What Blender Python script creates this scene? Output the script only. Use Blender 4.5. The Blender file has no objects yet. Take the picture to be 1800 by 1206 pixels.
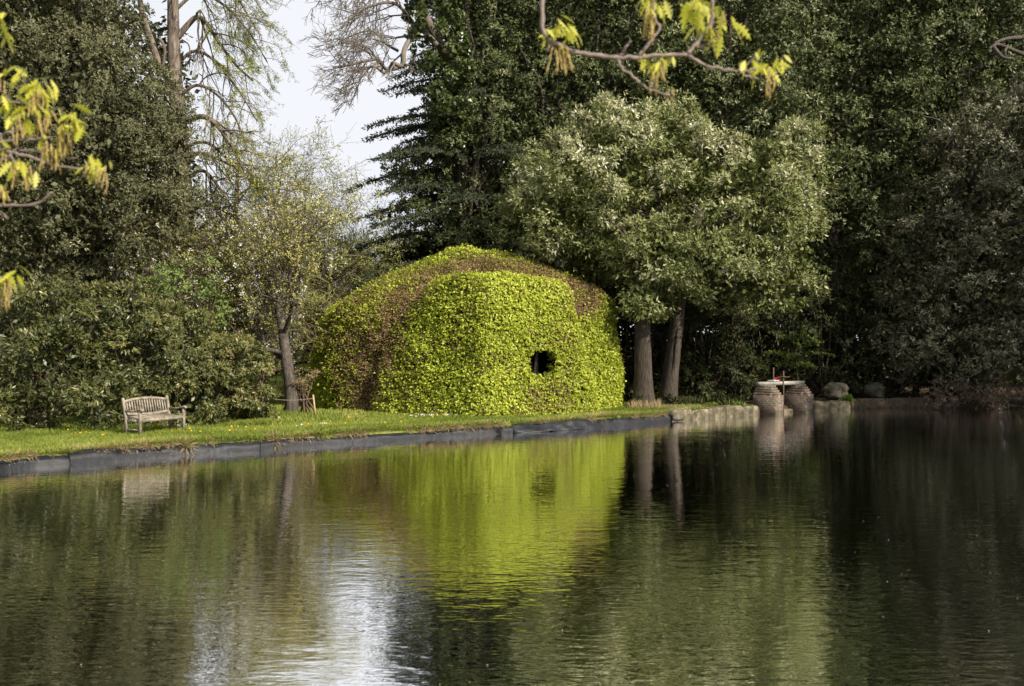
import bpy, math
import numpy as np
from mathutils import Vector
R = math.radians
sc = bpy.context.scene
C = sc.collection

# ------------------------------------------------------------------ camera
CAMZ, FPX = 2.75, 1750.0
cd = bpy.data.cameras.new('camera'); cam = bpy.data.objects.new('camera', cd); C.objects.link(cam)
cam.location = (0, 0, CAMZ); cam.rotation_euler = (R(90), 0, 0)
cd.sensor_width = 36; cd.lens = 35; cd.clip_end = 2000; cd.clip_start = 0.05
cd.dof.use_dof = True; cd.dof.focus_distance = 33; cd.dof.aperture_fstop = 3.4
sc.camera = cam

# ------------------------------------------------------------------ sky, sun, exposure
SUN = Vector((0.62, -0.56, 0.60)).normalized()          # towards the sun
sun_el = math.asin(SUN.z); sun_az = math.atan2(SUN.x, SUN.y)
sd = bpy.data.lights.new('sun', 'SUN'); so = bpy.data.objects.new('sun', sd); C.objects.link(so)
so.rotation_euler = SUN.to_track_quat('Z', 'Y').to_euler(); so.location = (20, -20, 40)
sd.energy = 4.9; sd.angle = R(0.6); sd.color = (1.0, 0.92, 0.78)
wd = bpy.data.worlds.new('World'); sc.world = wd; wd.use_nodes = True
nt = wd.node_tree; nt.nodes.clear()
out = nt.nodes.new('ShaderNodeOutputWorld'); bg = nt.nodes.new('ShaderNodeBackground')
sky = nt.nodes.new('ShaderNodeTexSky'); sky.sky_type = 'NISHITA'; sky.sun_disc = False
sky.sun_elevation = sun_el; sky.sun_rotation = sun_az
sky.air_density = 1.0; sky.dust_density = 2.0
tc = nt.nodes.new('ShaderNodeTexCoord'); mp = nt.nodes.new('ShaderNodeMapping'); mp.inputs['Scale'].default_value = (1, 1, 2.5)
nz = nt.nodes.new('ShaderNodeTexNoise'); nz.inputs['Scale'].default_value = 1.7; nz.inputs['Detail'].default_value = 6
rp = nt.nodes.new('ShaderNodeValToRGB')
rp.color_ramp.elements[0].position = 0.30; rp.color_ramp.elements[0].color = (0.55, 0.55, 0.55, 1)
rp.color_ramp.elements[1].position = 0.62; rp.color_ramp.elements[1].color = (0.96, 0.96, 0.96, 1)
mx = nt.nodes.new('ShaderNodeMix'); mx.data_type = 'RGBA'
mx.inputs['B'].default_value = (6.6, 6.7, 7.05, 1)
nt.links.new(tc.outputs['Generated'], mp.inputs['Vector']); nt.links.new(mp.outputs[0], nz.inputs['Vector'])
nt.links.new(nz.outputs['Fac'], rp.inputs['Fac']); nt.links.new(rp.outputs['Color'], mx.inputs['Factor'])
nt.links.new(sky.outputs[0], mx.inputs['A']); nt.links.new(mx.outputs['Result'], bg.inputs['Color'])
bg.inputs['Strength'].default_value = 0.10
nt.links.new(bg.outputs[0], out.inputs['Surface'])
sc.view_settings.view_transform = 'Standard'; sc.view_settings.look = 'None'
sc.view_settings.exposure = 0.5; sc.view_settings.gamma = 1.0
sc.render.engine = 'CYCLES'
cy = sc.cycles
cy.max_bounces = 5; cy.diffuse_bounces = 2; cy.glossy_bounces = 3; cy.transmission_bounces = 3; cy.transparent_max_bounces = 4
cy.use_denoising = True
try: cy.denoiser = 'OPENIMAGEDENOISE'; cy.denoising_prefilter = 'ACCURATE'
except Exception: pass
cy.use_adaptive_sampling = True; cy.adaptive_threshold = 0.02
cy.caustics_reflective = False; cy.caustics_refractive = False
cy.sample_clamp_indirect = 4

# ------------------------------------------------------------------ helpers
rng = np.random.default_rng(7)
def W(px, py, Y):
    return np.array([(px - 900) / FPX * Y, Y, CAMZ - (py - 603) / FPX * Y])
def nrm(v):
    return v / np.maximum(np.linalg.norm(v, axis=-1, keepdims=True), 1e-9)
def nse(p, f=1.0, s=0.0):
    x, y, z = p[..., 0] * f + s, p[..., 1] * f + s * 1.7, p[..., 2] * f - s
    return (np.sin(x * 1.3 + 1.7 * np.sin(y * .9 + z)) + np.sin(y * 1.7 + 1.3 * np.sin(z * 1.1 + x * .7)) + np.sin(z * 1.9 + 1.5 * np.sin(x * 1.2 - y))) / 3
def props(o, label=None, cat=None, group=None, kind=None):
    if label: o['label'] = label
    if cat: o['category'] = cat
    if group: o['group'] = group
    if kind: o['kind'] = kind
    return o
def thing(name, loc, label, cat, group=None):
    o = bpy.data.objects.new(name, None); C.objects.link(o); o.location = loc; o.empty_display_size = .2
    return props(o, label, cat, group)
def make(name, V, F, mat, parent=None, loc=None, smooth=False, attr=None):
    """V (n,3) world coordinates; F an (m,k) array or a list of such arrays; attr a per-face float."""
    V = np.asarray(V, dtype=np.float64)
    org = np.array(parent['org'] if (parent is not None and 'org' in parent) else (parent.location if parent is not None else (loc if loc is not None else (0, 0, 0))))
    if not isinstance(F, list): F = [F]
    F = [np.asarray(f, dtype=np.int32) for f in F if len(f)]
    me = bpy.data.meshes.new(name)
    me.vertices.add(len(V)); me.vertices.foreach_set('co', (V - org).astype(np.float32).ravel())
    nl = sum(f.size for f in F); nf = sum(len(f) for f in F)
    me.loops.add(nl); me.polygons.add(nf)
    me.loops.foreach_set('vertex_index', np.concatenate([f.ravel() for f in F]))
    tot = np.concatenate([np.full(len(f), f.shape[1], np.int32) for f in F])
    st = np.concatenate([[0], np.cumsum(tot)[:-1]]).astype(np.int32)
    me.polygons.foreach_set('loop_start', st)
    if smooth: me.polygons.foreach_set('use_smooth', np.ones(nf, bool))
    if attr is not None:
        a = me.attributes.new('var', 'FLOAT', 'FACE'); a.data.foreach_set('value', np.asarray(attr, np.float32))
    me.update(calc_edges=True); me.validate()
    me.materials.append(mat)
    o = bpy.data.objects.new(name, me); C.objects.link(o)
    if parent is not None:
        o.parent = parent
        o['org'] = tuple(float(x) for x in org) if parent.type == 'MESH' else tuple(org)
    elif loc is not None: o.location = loc; o['org'] = tuple(float(x) for x in org)
    else: o['org'] = (0., 0., 0.)
    return o
class MB:
    def __init__(s): s.v = []; s.f = {}; s.n = 0
    def add(s, V, F):
        V = np.asarray(V, float); F = F if isinstance(F, list) else [F]
        for f in F:
            f = np.asarray(f)
            if len(f): s.f.setdefault(f.shape[1], []).append(f + s.n)
        s.v.append(V); s.n += len(V)
    def box(s, c, size, rot=0, M=None):
        x, y, z = np.array(size) / 2.0
        V = np.array([[-x,-y,-z],[x,-y,-z],[x,y,-z],[-x,y,-z],[-x,-y,z],[x,-y,z],[x,y,z],[-x,y,z]])
        if M is not None: V = V @ np.array(M).T
        if rot: V = V @ np.array([[math.cos(rot), math.sin(rot), 0],[-math.sin(rot), math.cos(rot), 0],[0,0,1]])
        s.add(V + np.array(c), np.array([[0,3,2,1],[4,5,6,7],[0,1,5,4],[1,2,6,5],[2,3,7,6],[3,0,4,7]]))
    def tube(s, P, r, k=6, cap=True):
        P = np.asarray(P, float); n = len(P); r = np.broadcast_to(np.asarray(r, float), (n,))
        T = np.gradient(P, axis=0); T = nrm(T)
        ref = np.array([0.31, 0.2, 0.93]) if abs(nrm(P[-1] - P[0])[2]) < 0.85 else np.array([1.0, 0.1, 0.05])
        U = nrm(np.cross(T, ref)); Vv = np.cross(T, U)
        a = np.arange(k) * 2 * math.pi / k
        ring = P[:, None] + r[:, None, None] * (np.cos(a)[None, :, None] * U[:, None] + np.sin(a)[None, :, None] * Vv[:, None])
        i = np.arange(n - 1)[:, None] * k; j = np.arange(k)[None]; jn = (j + 1) % k
        F = np.stack([i + j, i + jn, i + k + jn, i + k + j], -1).reshape(-1, 4)
        Fs = [F]
        if cap: Fs += [np.arange(k)[None, ::-1], (n - 1) * k + np.arange(k)[None]]
        s.add(ring.reshape(-1, 3), Fs)
    def loft(s, rings, closed=True, cap=True):
        rings = np.asarray(rings); n, k = rings.shape[:2]
        i = np.arange(n - 1)[:, None] * k; j = np.arange(k if closed else k - 1)[None]; jn = (j + 1) % k
        F = np.stack([i + j, i + jn, i + k + jn, i + k + j], -1).reshape(-1, 4)
        Fs = [F]
        if cap and closed: Fs += [np.arange(k)[None, ::-1], (n - 1) * k + np.arange(k)[None]]
        s.add(rings.reshape(-1, 3), Fs)
    def build(s, name, mat, parent=None, loc=None, smooth=False):
        return make(name, np.concatenate(s.v), [np.concatenate(f) for f in s.f.values()], mat, parent, loc, smooth)
def curve(pts, n=24):
    """Catmull-Rom through pts."""
    P = np.asarray(pts, float); P = np.vstack([2 * P[0] - P[1], P, 2 * P[-1] - P[-2]])
    m = len(P) - 3; t = np.linspace(0, m - 1e-6, n); i = t.astype(int); u = (t - i)[:, None]
    a, b, c, d = P[i], P[i + 1], P[i + 2], P[i + 3]
    return 0.5 * ((2 * b) + (-a + c) * u + (2 * a - 5 * b + 4 * c - d) * u * u + (-a + 3 * b - 3 * c + d) * u ** 3)

# ------------------------------------------------------------------ materials
def mat_new(name):
    m = bpy.data.materials.new(name); m.use_nodes = True; t = m.node_tree
    b = t.nodes['Principled BSDF']; return m, t, b
def leaf_mat(name, ramp, transl=0.3, rough=0.5, spec=0.4, tcol=None):
    m, t, b = mat_new(name)
    a = t.nodes.new('ShaderNodeAttribute'); a.attribute_name = 'var'
    r = t.nodes.new('ShaderNodeValToRGB'); els = r.color_ramp.elements
    while len(els) < len(ramp): els.new(0.5)
    for e, (p, c) in zip(els, ramp): e.position = p; e.color = (*c, 1)
    t.links.new(a.outputs['Fac'], r.inputs['Fac']); t.links.new(r.outputs[0], b.inputs['Base Color'])
    b.inputs['Roughness'].default_value = rough; b.inputs['Specular IOR Level'].default_value = spec
    if transl > 0:
        tr = t.nodes.new('ShaderNodeBsdfTranslucent'); ms = t.nodes.new('ShaderNodeMixShader'); ms.inputs[0].default_value = transl
        if tcol:
            mm = t.nodes.new('ShaderNodeMix'); mm.data_type = 'RGBA'; mm.blend_type = 'MULTIPLY'; mm.inputs['Factor'].default_value = 1
            mm.inputs['B'].default_value = (*tcol, 1); t.links.new(r.outputs[0], mm.inputs['A']); t.links.new(mm.outputs['Result'], tr.inputs[0])
        else: t.links.new(r.outputs[0], tr.inputs[0])
        t.links.new(b.outputs[0], ms.inputs[1]); t.links.new(tr.outputs[0], ms.inputs[2])
        t.links.new(ms.outputs[0], t.nodes['Material Output'].inputs['Surface'])
    return m
def noise_mat(name, cols, scale=4, detail=6, rough=0.85, bump=0.3, bscale=None, stretch=(1, 1, 1), dist=0.02, spec=0.3, ramp=(0.3, 0.7)):
    m, t, b = mat_new(name)
    tc = t.nodes.new('ShaderNodeTexCoord'); mp = t.nodes.new('ShaderNodeMapping'); mp.inputs['Scale'].default_value = stretch
    n = t.nodes.new('ShaderNodeTexNoise'); n.inputs['Scale'].default_value = scale; n.inputs['Detail'].default_value = detail; n.inputs['Roughness'].default_value = .65
    r = t.nodes.new('ShaderNodeValToRGB'); els = r.color_ramp.elements
    while len(els) < len(cols): els.new(0.5)
    for k, (e, c) in enumerate(zip(els, cols)): e.position = ramp[0] + (ramp[1] - ramp[0]) * k / (len(cols) - 1); e.color = (*c, 1)
    t.links.new(tc.outputs['Object'], mp.inputs['Vector']); t.links.new(mp.outputs[0], n.inputs['Vector'])
    t.links.new(n.outputs['Fac'], r.inputs['Fac']); t.links.new(r.outputs[0], b.inputs['Base Color'])
    n2 = t.nodes.new('ShaderNodeTexNoise'); n2.inputs['Scale'].default_value = bscale or scale * 4; n2.inputs['Detail'].default_value = 5
    t.links.new(mp.outputs[0], n2.inputs['Vector'])
    bp = t.nodes.new('ShaderNodeBump'); bp.inputs['Strength'].default_value = bump; bp.inputs['Distance'].default_value = dist
    t.links.new(n2.outputs['Fac'], bp.inputs['Height']); t.links.new(bp.outputs[0], b.inputs['Normal'])
    b.inputs['Roughness'].default_value = rough; b.inputs['Specular IOR Level'].default_value = spec
    return m
M = {}
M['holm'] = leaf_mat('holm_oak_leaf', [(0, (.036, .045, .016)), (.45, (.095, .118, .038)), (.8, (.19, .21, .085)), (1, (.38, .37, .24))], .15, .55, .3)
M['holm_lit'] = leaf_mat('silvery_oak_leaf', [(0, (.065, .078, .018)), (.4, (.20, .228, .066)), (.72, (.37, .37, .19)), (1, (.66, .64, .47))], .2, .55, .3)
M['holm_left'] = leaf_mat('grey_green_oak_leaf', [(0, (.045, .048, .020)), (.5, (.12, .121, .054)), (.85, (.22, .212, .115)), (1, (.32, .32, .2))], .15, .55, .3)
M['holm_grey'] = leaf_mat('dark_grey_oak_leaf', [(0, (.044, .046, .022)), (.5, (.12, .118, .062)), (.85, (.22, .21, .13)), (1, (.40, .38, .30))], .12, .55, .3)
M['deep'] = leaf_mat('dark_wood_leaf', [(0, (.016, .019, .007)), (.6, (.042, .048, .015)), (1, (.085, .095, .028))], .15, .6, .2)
M['fir'] = leaf_mat('dark_conifer_needle', [(0, (.022, .030, .015)), (.6, (.050, .062, .030)), (1, (.09, .105, .04))], .08, .6, .2)
M['rhodo'] = leaf_mat('rhododendron_leaf', [(0, (.042, .050, .015)), (.5, (.125, .135, .038)), (.85, (.23, .22, .07)), (1, (.36, .26, .13))], .12, .40, .45)
M['hedge'] = leaf_mat('fresh_hedge_leaf', [(0, (.17, .205, .018)), (.5, (.47, .54, .055)), (1, (.78, .79, .19))], .35, .5, .3, (1.05, 1.0, .6))
M['hedge_brown'] = leaf_mat('russet_hedge_twig', [(0, (.075, .042, .022)), (.5, (.25, .155, .085)), (1, (.45, .33, .20))], .1, .75, .15)
M['cherry'] = leaf_mat('young_cherry_leaf', [(0, (.26, .27, .06)), (.5, (.50, .50, .14)), (1, (.62, .50, .22))], .4, .55, .25)
M['petal'] = leaf_mat('white_blossom', [(0, (.58, .55, .50)), (1, (.85, .84, .82))], .3, .6, .2)
M['larch'] = leaf_mat('fresh_larch_needle', [(0, (.14, .18, .025)), (.5, (.29, .34, .045)), (1, (.42, .46, .08))], .35, .6, .2)
M['elder'] = leaf_mat('bright_green_leaf', [(0, (.10, .135, .035)), (.5, (.19, .25, .07)), (1, (.30, .37, .12))], .35, .5, .3)
M['ivy'] = leaf_mat('ivy_leaf', [(0, (.03, .045, .012)), (.6, (.075, .105, .025)), (1, (.15, .18, .05))], .2, .35, .5)
M['oak_new'] = leaf_mat('yellow_oak_leaf', [(0, (.36, .38, .035)), (.5, (.62, .60, .085)), (1, (.80, .76, .26))], .4, .5, .3)
M['catkin'] = leaf_mat('tan_catkin', [(0, (.36, .25, .10)), (1, (.60, .46, .20))], .3, .7, .2)
M['grass'] = leaf_mat('grass_blade', [(0, (.10, .14, .02)), (.5, (.22, .275, .045)), (.85, (.36, .37, .085)), (1, (.50, .42, .2))], .35, .6, .2)
M['straw'] = leaf_mat('dry_grass', [(0, (.30, .22, .11)), (1, (.60, .48, .28))], .3, .7, .2)
M['weed'] = leaf_mat('lush_weed_leaf', [(0, (.07, .11, .02)), (.5, (.15, .21, .04)), (1, (.27, .34, .08))], .35, .5, .3)
M['weed_dark'] = leaf_mat('dull_undergrowth_leaf', [(0, (.03, .04, .012)), (.5, (.075, .085, .025)), (1, (.20, .16, .08))], .2, .6, .2)
M['deadleaf'] = leaf_mat('withered_leaf', [(0, (.10, .065, .045)), (.5, (.26, .17, .12)), (1, (.48, .36, .27))], .15, .7, .2)
M['white_fl'] = leaf_mat('daisy_petal', [(0, (.8, .8, .78)), (1, (.9, .9, .9))], .1, .6, .2)
M['yellow_fl'] = leaf_mat('yellow_petal', [(0, (.80, .50, .01)), (1, (.9, .65, .02))], .2, .6, .2)
M['bark'] = noise_mat('furrowed_grey_bark', [(.022, .018, .014), (.062, .050, .038), (.115, .095, .074)], 5, 8, .9, 1.0, 9, (4, 4, .55), .05)
M['bark_dark'] = noise_mat('dark_bark', [(.02, .016, .013), (.06, .048, .038), (.11, .09, .07)], 5, 8, .9, .9, 9, (3, 3, .7), .04)
M['bark_red'] = noise_mat('red_brown_bark', [(.06, .045, .036), (.16, .125, .10), (.30, .26, .22)], 4, 8, .9, .8, 9, (3, 3, .6), .03)
M['bark_cherry'] = noise_mat('grey_cherry_bark', [(.03, .024, .02), (.078, .064, .053), (.16, .14, .12)], 5, 8, .9, .8, 9, (3, 3, 1), .03)
M['twig'] = noise_mat('bare_pale_twig', [(.10, .085, .07), (.24, .20, .165)], 3, 4, .85, .2)
M['twig_brown'] = noise_mat('brown_twig', [(.07, .045, .030), (.17, .12, .085)], 3, 4, .85, .2)
M['twig_green'] = noise_mat('mossy_twig', [(.085, .085, .03), (.19, .175, .07)], 3, 4, .85, .2)
M['oak_twig'] = noise_mat('purplish_oak_twig', [(.13, .09, .085), (.33, .26, .25)], 30, 4, .6, .3, 60, (1, 1, 1), .003)
M['core'] = noise_mat('brown_hedge_core', [(.012, .008, .005), (.05, .028, .014)], 6, 8, .95, 1.0, 16, (1, 1, 1), .08)
M['wood'] = noise_mat('weathered_teak', [(.12, .095, .07), (.26, .22, .175), (.42, .37, .31)], 7, 7, .8, .35, 30, (1, 1, 1), .004, .25)
M['beam'] = noise_mat('grey_beam', [(.22, .20, .17), (.46, .44, .40)], 6, 7, .85, .5, 20, (.3, 1, 1), .01)
M['stone'] = noise_mat('mossy_kerb_stone', [(.04, .04, .02), (.13, .11, .07), (.33, .28, .21)], 3.2, 8, .9, .8, 14, (1, 1, 1), .03)
M['boulder'] = noise_mat('lichen_boulder', [(.04, .038, .022), (.10, .088, .06), (.25, .22, .17)], 4, 8, .9, .8, 12, (1, 1, 1), .03)
M['liner'] = noise_mat('black_pond_liner', [(.007, .0075, .010), (.017, .018, .023), (.055, .055, .05)], 2.2, 8, .55, .6, 5, (1, 1, 1), .04, .35, (.35, .85))
M['stake'] = noise_mat('pale_stake', [(.35, .24, .13), (.52, .38, .22)], 9, 5, .8, .2)
M['rope'] = noise_mat('thin_cord', [(.30, .27, .2), (.45, .4, .3)], 9, 3, .8, .2)
M['iron'] = noise_mat('rusty_iron', [(.06, .035, .025), (.19, .11, .075)], 25, 6, .75, .3)
M['whitemetal'] = noise_mat('white_metal', [(.5, .5, .5), (.7, .7, .7)], 12, 4, .5, .1)
M['red'] = noise_mat('red_chain_paint', [(.35, .015, .02), (.50, .03, .035)], 12, 4, .4, .1, spec=.5)
M['edging'] = noise_mat('brown_edging_board', [(.03, .024, .016), (.10, .075, .05)], 6, 6, .9, .5)
M['bed'] = noise_mat('pond_mud', [(.010, .010, .006), (.03, .026, .016)], 1, 4, .95, .2)
# ground: lawn colours with bare and dry patches
def ground_mat():
    m, t, b = mat_new('lawn_ground')
    geo = t.nodes.new('ShaderNodeNewGeometry')
    n = t.nodes.new('ShaderNodeTexNoise'); n.inputs['Scale'].default_value = .55; n.inputs['Detail'].default_value = 9; n.inputs['Roughness'].default_value = .7
    r = t.nodes.new('ShaderNodeValToRGB'); els = r.color_ramp.elements; els.new(.5)
    for e, (p, c) in zip(els, [(.32, (.10, .125, .02)), (.55, (.19, .215, .04)), (.75, (.28, .26, .085))]): e.position = p; e.color = (*c, 1)
    # leaf-litter floor under the wood on the right
    sx = t.nodes.new('ShaderNodeSeparateXYZ'); t.links.new(geo.outputs['Position'], sx.inputs[0])
    mr = t.nodes.new('ShaderNodeMapRange'); mr.inputs[1].default_value = 6.3; mr.inputs[2].default_value = 7.8
    ad = t.nodes.new('ShaderNodeMath'); ad.operation = 'MULTIPLY_ADD'; ad.inputs[1].default_value = 2.5; 
    t.links.new(n.outputs['Fac'], ad.inputs[0]); 
    su = t.nodes.new('ShaderNodeMath'); su.operation = 'SUBTRACT'; su.inputs[1].default_value = 1.25
    t.links.new(sx.outputs[0], su.inputs[0]); t.links.new(su.outputs[0], ad.inputs[2]); t.links.new(ad.outputs[0], mr.inputs[0])
    mx = t.nodes.new('ShaderNodeMix'); mx.data_type = 'RGBA'
    n3 = t.nodes.new('ShaderNodeTexNoise'); n3.inputs['Scale'].default_value = 5; n3.inputs['Detail'].default_value = 8
    r3 = t.nodes.new('ShaderNodeValToRGB'); r3.color_ramp.elements[0].color = (.022, .018, .010, 1); r3.color_ramp.elements[1].color = (.12, .085, .05, 1)
    t.links.new(geo.outputs['Position'], n3.inputs['Vector']); t.links.new(n3.outputs['Fac'], r3.inputs['Fac'])
    t.links.new(geo.outputs['Position'], n.inputs['Vector']); t.links.new(n.outputs['Fac'], r.inputs['Fac'])
    t.links.new(mr.outputs[0], mx.inputs['Factor']); t.links.new(r.outputs[0], mx.inputs['A']); t.links.new(r3.outputs[0], mx.inputs['B'])
    t.links.new(mx.outputs['Result'], b.inputs['Base Color'])
    n2 = t.nodes.new('ShaderNodeTexNoise'); n2.inputs['Scale'].default_value = 14; n2.inputs['Detail'].default_value = 6
    t.links.new(geo.outputs['Position'], n2.inputs['Vector'])
    bp = t.nodes.new('ShaderNodeBump'); bp.inputs['Strength'].default_value = .8; bp.inputs['Distance'].default_value = .04
    t.links.new(n2.outputs['Fac'], bp.inputs['Height']); t.links.new(bp.outputs[0], b.inputs['Normal'])
    b.inputs['Roughness'].default_value = .95; b.inputs['Specular IOR Level'].default_value = .1
    return m
M['ground'] = ground_mat()
def water_mat():
    m, t, b = mat_new('dark_pond_water'); t.nodes.remove(b)
    df = t.nodes.new('ShaderNodeBsdfDiffuse'); df.inputs[0].default_value = (.004, .004, .002, 1)
    b = t.nodes.new('ShaderNodeBsdfGlossy'); b.inputs['Roughness'].default_value = .015; b.inputs['Color'].default_value = (1, 1, 1, 1)
    fr = t.nodes.new('ShaderNodeFresnel'); fr.inputs[0].default_value = 1.33
    pw = t.nodes.new('ShaderNodeMath'); pw.operation = 'POWER'; pw.inputs[1].default_value = .94; t.links.new(fr.outputs[0], pw.inputs[0])
    ms = t.nodes.new('ShaderNodeMixShader'); t.links.new(pw.outputs[0], ms.inputs[0]); t.links.new(df.outputs[0], ms.inputs[1]); t.links.new(b.outputs[0], ms.inputs[2])
    t.links.new(ms.outputs[0], t.nodes['Material Output'].inputs['Surface'])
    geo = t.nodes.new('ShaderNodeNewGeometry')
    prev = None
    # fine wind ripples, then longer swells; patches of calmer water between them
    amp = t.nodes.new('ShaderNodeTexNoise'); amp.inputs['Scale'].default_value = .12; amp.inputs['Detail'].default_value = 3
    t.links.new(geo.outputs['Position'], amp.inputs['Vector'])
    ar = t.nodes.new('ShaderNodeMapRange'); ar.inputs[1].default_value = .35; ar.inputs[2].default_value = .65; ar.inputs[3].default_value = .35; ar.inputs[4].default_value = 1.0
    t.links.new(amp.outputs['Fac'], ar.inputs[0])
    for k, (sc_, st, dist, rot) in enumerate(RIP):
        mp = t.nodes.new('ShaderNodeMapping'); mp.inputs['Scale'].default_value = sc_; mp.inputs['Rotation'].default_value = (0, 0, rot)
        n = t.nodes.new('ShaderNodeTexNoise'); n.inputs['Scale'].default_value = 1; n.inputs['Detail'].default_value = 1.5; n.inputs['Distortion'].default_value = .4
        t.links.new(geo.outputs['Position'], mp.inputs['Vector']); t.links.new(mp.outputs[0], n.inputs['Vector'])
        bp = t.nodes.new('ShaderNodeBump'); bp.inputs['Distance'].default_value = dist
        if k == 0:
            ml = t.nodes.new('ShaderNodeMath'); ml.operation = 'MULTIPLY'; ml.inputs[1].default_value = st
            t.links.new(ar.outputs[0], ml.inputs[0]); t.links.new(ml.outputs[0], bp.inputs['Strength'])
        else: bp.inputs['Strength'].default_value = st
        t.links.new(n.outputs['Fac'], bp.inputs['Height'])
        if prev: t.links.new(prev.outputs[0], bp.inputs['Normal'])
        prev = bp
    t.links.new(prev.outputs[0], b.inputs['Normal']); t.links.new(prev.outputs[0], fr.inputs['Normal'])
    return m
RIP = [((5.5, 14, 1), 1.0, .0037, .25), ((1.8, 4.6, 1), 1.0, .0043, -.2), ((.5, .9, 1), 1.0, .005, .1)]
M['water'] = water_mat()
def brick_mat():
    m, t, b = mat_new('old_lichened_brick')
    tc = t.nodes.new('ShaderNodeTexCoord'); s = t.nodes.new('ShaderNodeSeparateXYZ'); t.links.new(tc.outputs['Object'], s.inputs[0])
    a = t.nodes.new('ShaderNodeMath'); a.operation = 'SUBTRACT'; t.links.new(s.outputs[0], a.inputs[0]); t.links.new(s.outputs[1], a.inputs[1])
    c = t.nodes.new('ShaderNodeCombineXYZ'); t.links.new(a.outputs[0], c.inputs[0]); t.links.new(s.outputs[2], c.inputs[1])
    br = t.nodes.new('ShaderNodeTexBrick'); br.inputs['Scale'].default_value = 1
    br.inputs['Brick Width'].default_value = .23; br.inputs['Row Height'].default_value = .085; br.inputs['Mortar Size'].default_value = .009; br.inputs['Mortar Smooth'].default_value = .3
    br.inputs['Color1'].default_value = (.20, .125, .095, 1); br.inputs['Color2'].default_value = (.085, .065, .05, 1); br.inputs['Mortar'].default_value = (.22, .18, .145, 1)
    t.links.new(c.outputs[0], br.inputs['Vector'])
    n = t.nodes.new('ShaderNodeTexNoise'); n.inputs['Scale'].default_value = 8; n.inputs['Detail'].default_value = 7; n.inputs['Roughness'].default_value = .7
    t.links.new(tc.outputs['Object'], n.inputs['Vector'])
    r = t.nodes.new('ShaderNodeValToRGB'); r.color_ramp.elements[0].position = .57; r.color_ramp.elements[0].color = (0, 0, 0, 1); r.color_ramp.elements[1].position = .64; r.color_ramp.elements[1].color = (1, 1, 1, 1)
    t.links.new(n.outputs['Fac'], r.inputs[0])
    x = t.nodes.new('ShaderNodeMix'); x.data_type = 'RGBA'; x.inputs['B'].default_value = (.55, .52, .47, 1)
    t.links.new(r.outputs[0], x.inputs['Factor']); t.links.new(br.outputs['Color'], x.inputs['A'])
    n4 = t.nodes.new('ShaderNodeTexNoise'); n4.inputs['Scale'].default_value = 2.5; t.links.new(tc.outputs['Object'], n4.inputs['Vector'])
    r4 = t.nodes.new('ShaderNodeValToRGB'); r4.color_ramp.elements[0].position = .45; r4.color_ramp.elements[0].color = (0, 0, 0, 1); r4.color_ramp.elements[1].position = .7; r4.color_ramp.elements[1].color = (.7, .7, .7, 1)
    t.links.new(n4.outputs['Fac'], r4.inputs[0])
    x2 = t.nodes.new('ShaderNodeMix'); x2.data_type = 'RGBA'; x2.inputs['B'].default_value = (.12, .12, .06, 1)
    t.links.new(r4.outputs[0], x2.inputs['Factor']); t.links.new(x.outputs['Result'], x2.inputs['A'])
    t.links.new(x2.outputs['Result'], b.inputs['Base Color'])
    bp = t.nodes.new('ShaderNodeBump'); bp.inputs['Strength'].default_value = .8; bp.inputs['Distance'].default_value = .02; bp.invert = True
    t.links.new(br.outputs['Fac'], bp.inputs['Height'])
    bp2 = t.nodes.new('ShaderNodeBump'); bp2.inputs['Strength'].default_value = .5; bp2.inputs['Distance'].default_value = .03
    t.links.new(n.outputs['Fac'], bp2.inputs['Height']); t.links.new(bp.outputs[0], bp2.inputs['Normal']); t.links.new(bp2.outputs[0], b.inputs['Normal'])
    b.inputs['Roughness'].default_value = .9
    return m
M['brick'] = brick_mat()

# ------------------------------------------------------------------ pond, ground, water
far_pts = [(px, py) for px, py in [(0, 827), (120, 816), (265, 804), (420, 793), (560, 783), (720, 772), (880, 762), (1030, 752), (1180, 740), (1330, 728), (1430, 722), (1500, 719), (1590, 717), (1700, 716), (1800, 715)]]
far_bank = [(W(px, py, FPX * CAMZ / (py - 603))[0], FPX * CAMZ / (py - 603)) for px, py in far_pts]
rest = [(25.2, 42), (27.5, 38), (27.5, 30), (26, 18), (20, 8), (11, 4.6), (0, 4.0), (-9, 4.4), (-13.5, 8), (-14.2, 13), (-12.6, 17)]
BK = np.array(far_bank + rest)
BKc = curve(np.column_stack([np.vstack([BK, BK[:1]]), np.zeros(len(BK) + 1)]), 420)[:-1, :2]
PC = np.array([4.0, 22.0])
FARB = BKc[:0]
def far_line(px0, px1, n):
    """points on the far water line between two pixel columns, evenly spaced, with outward normals"""
    P = curve([(x, y, 0) for x, y in [(-14.2, 13), (-12.6, 17)] + far_bank + [(25.2, 42)]], 900)[:, :2]
    px = P[:, 0] / P[:, 1] * FPX + 900
    k = (px >= px0) & (px <= px1); P = P[k]
    s = np.concatenate([[0], np.cumsum(np.linalg.norm(np.diff(P, axis=0), axis=1))])
    u = np.linspace(0, s[-1], n); Q = np.column_stack([np.interp(u, s, P[:, 0]), np.interp(u, s, P[:, 1])])
    T = nrm(np.gradient(Q, axis=0)); N = np.column_stack([-T[:, 1], T[:, 0]])
    return Q, N
def gz(x, y):
    x = np.asarray(x, float); y = np.asarray(y, float)
    near = np.clip((7 - y) / 5, 0, 1) * np.clip((40 - np.abs(x)) / 30, 0, 1)
    near = near * near * (3 - 2 * near)
    h = .33 + .02 * np.sin(x * 1.1 + y * .7) + .015 * np.sin(x * .37 - y * 1.9) + near * .75
    return h + .012 * np.clip(np.hypot(x, y - 25) - 45, 0, 400) * (.6 + .4 * np.sin(x * .02 + 1))
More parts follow.
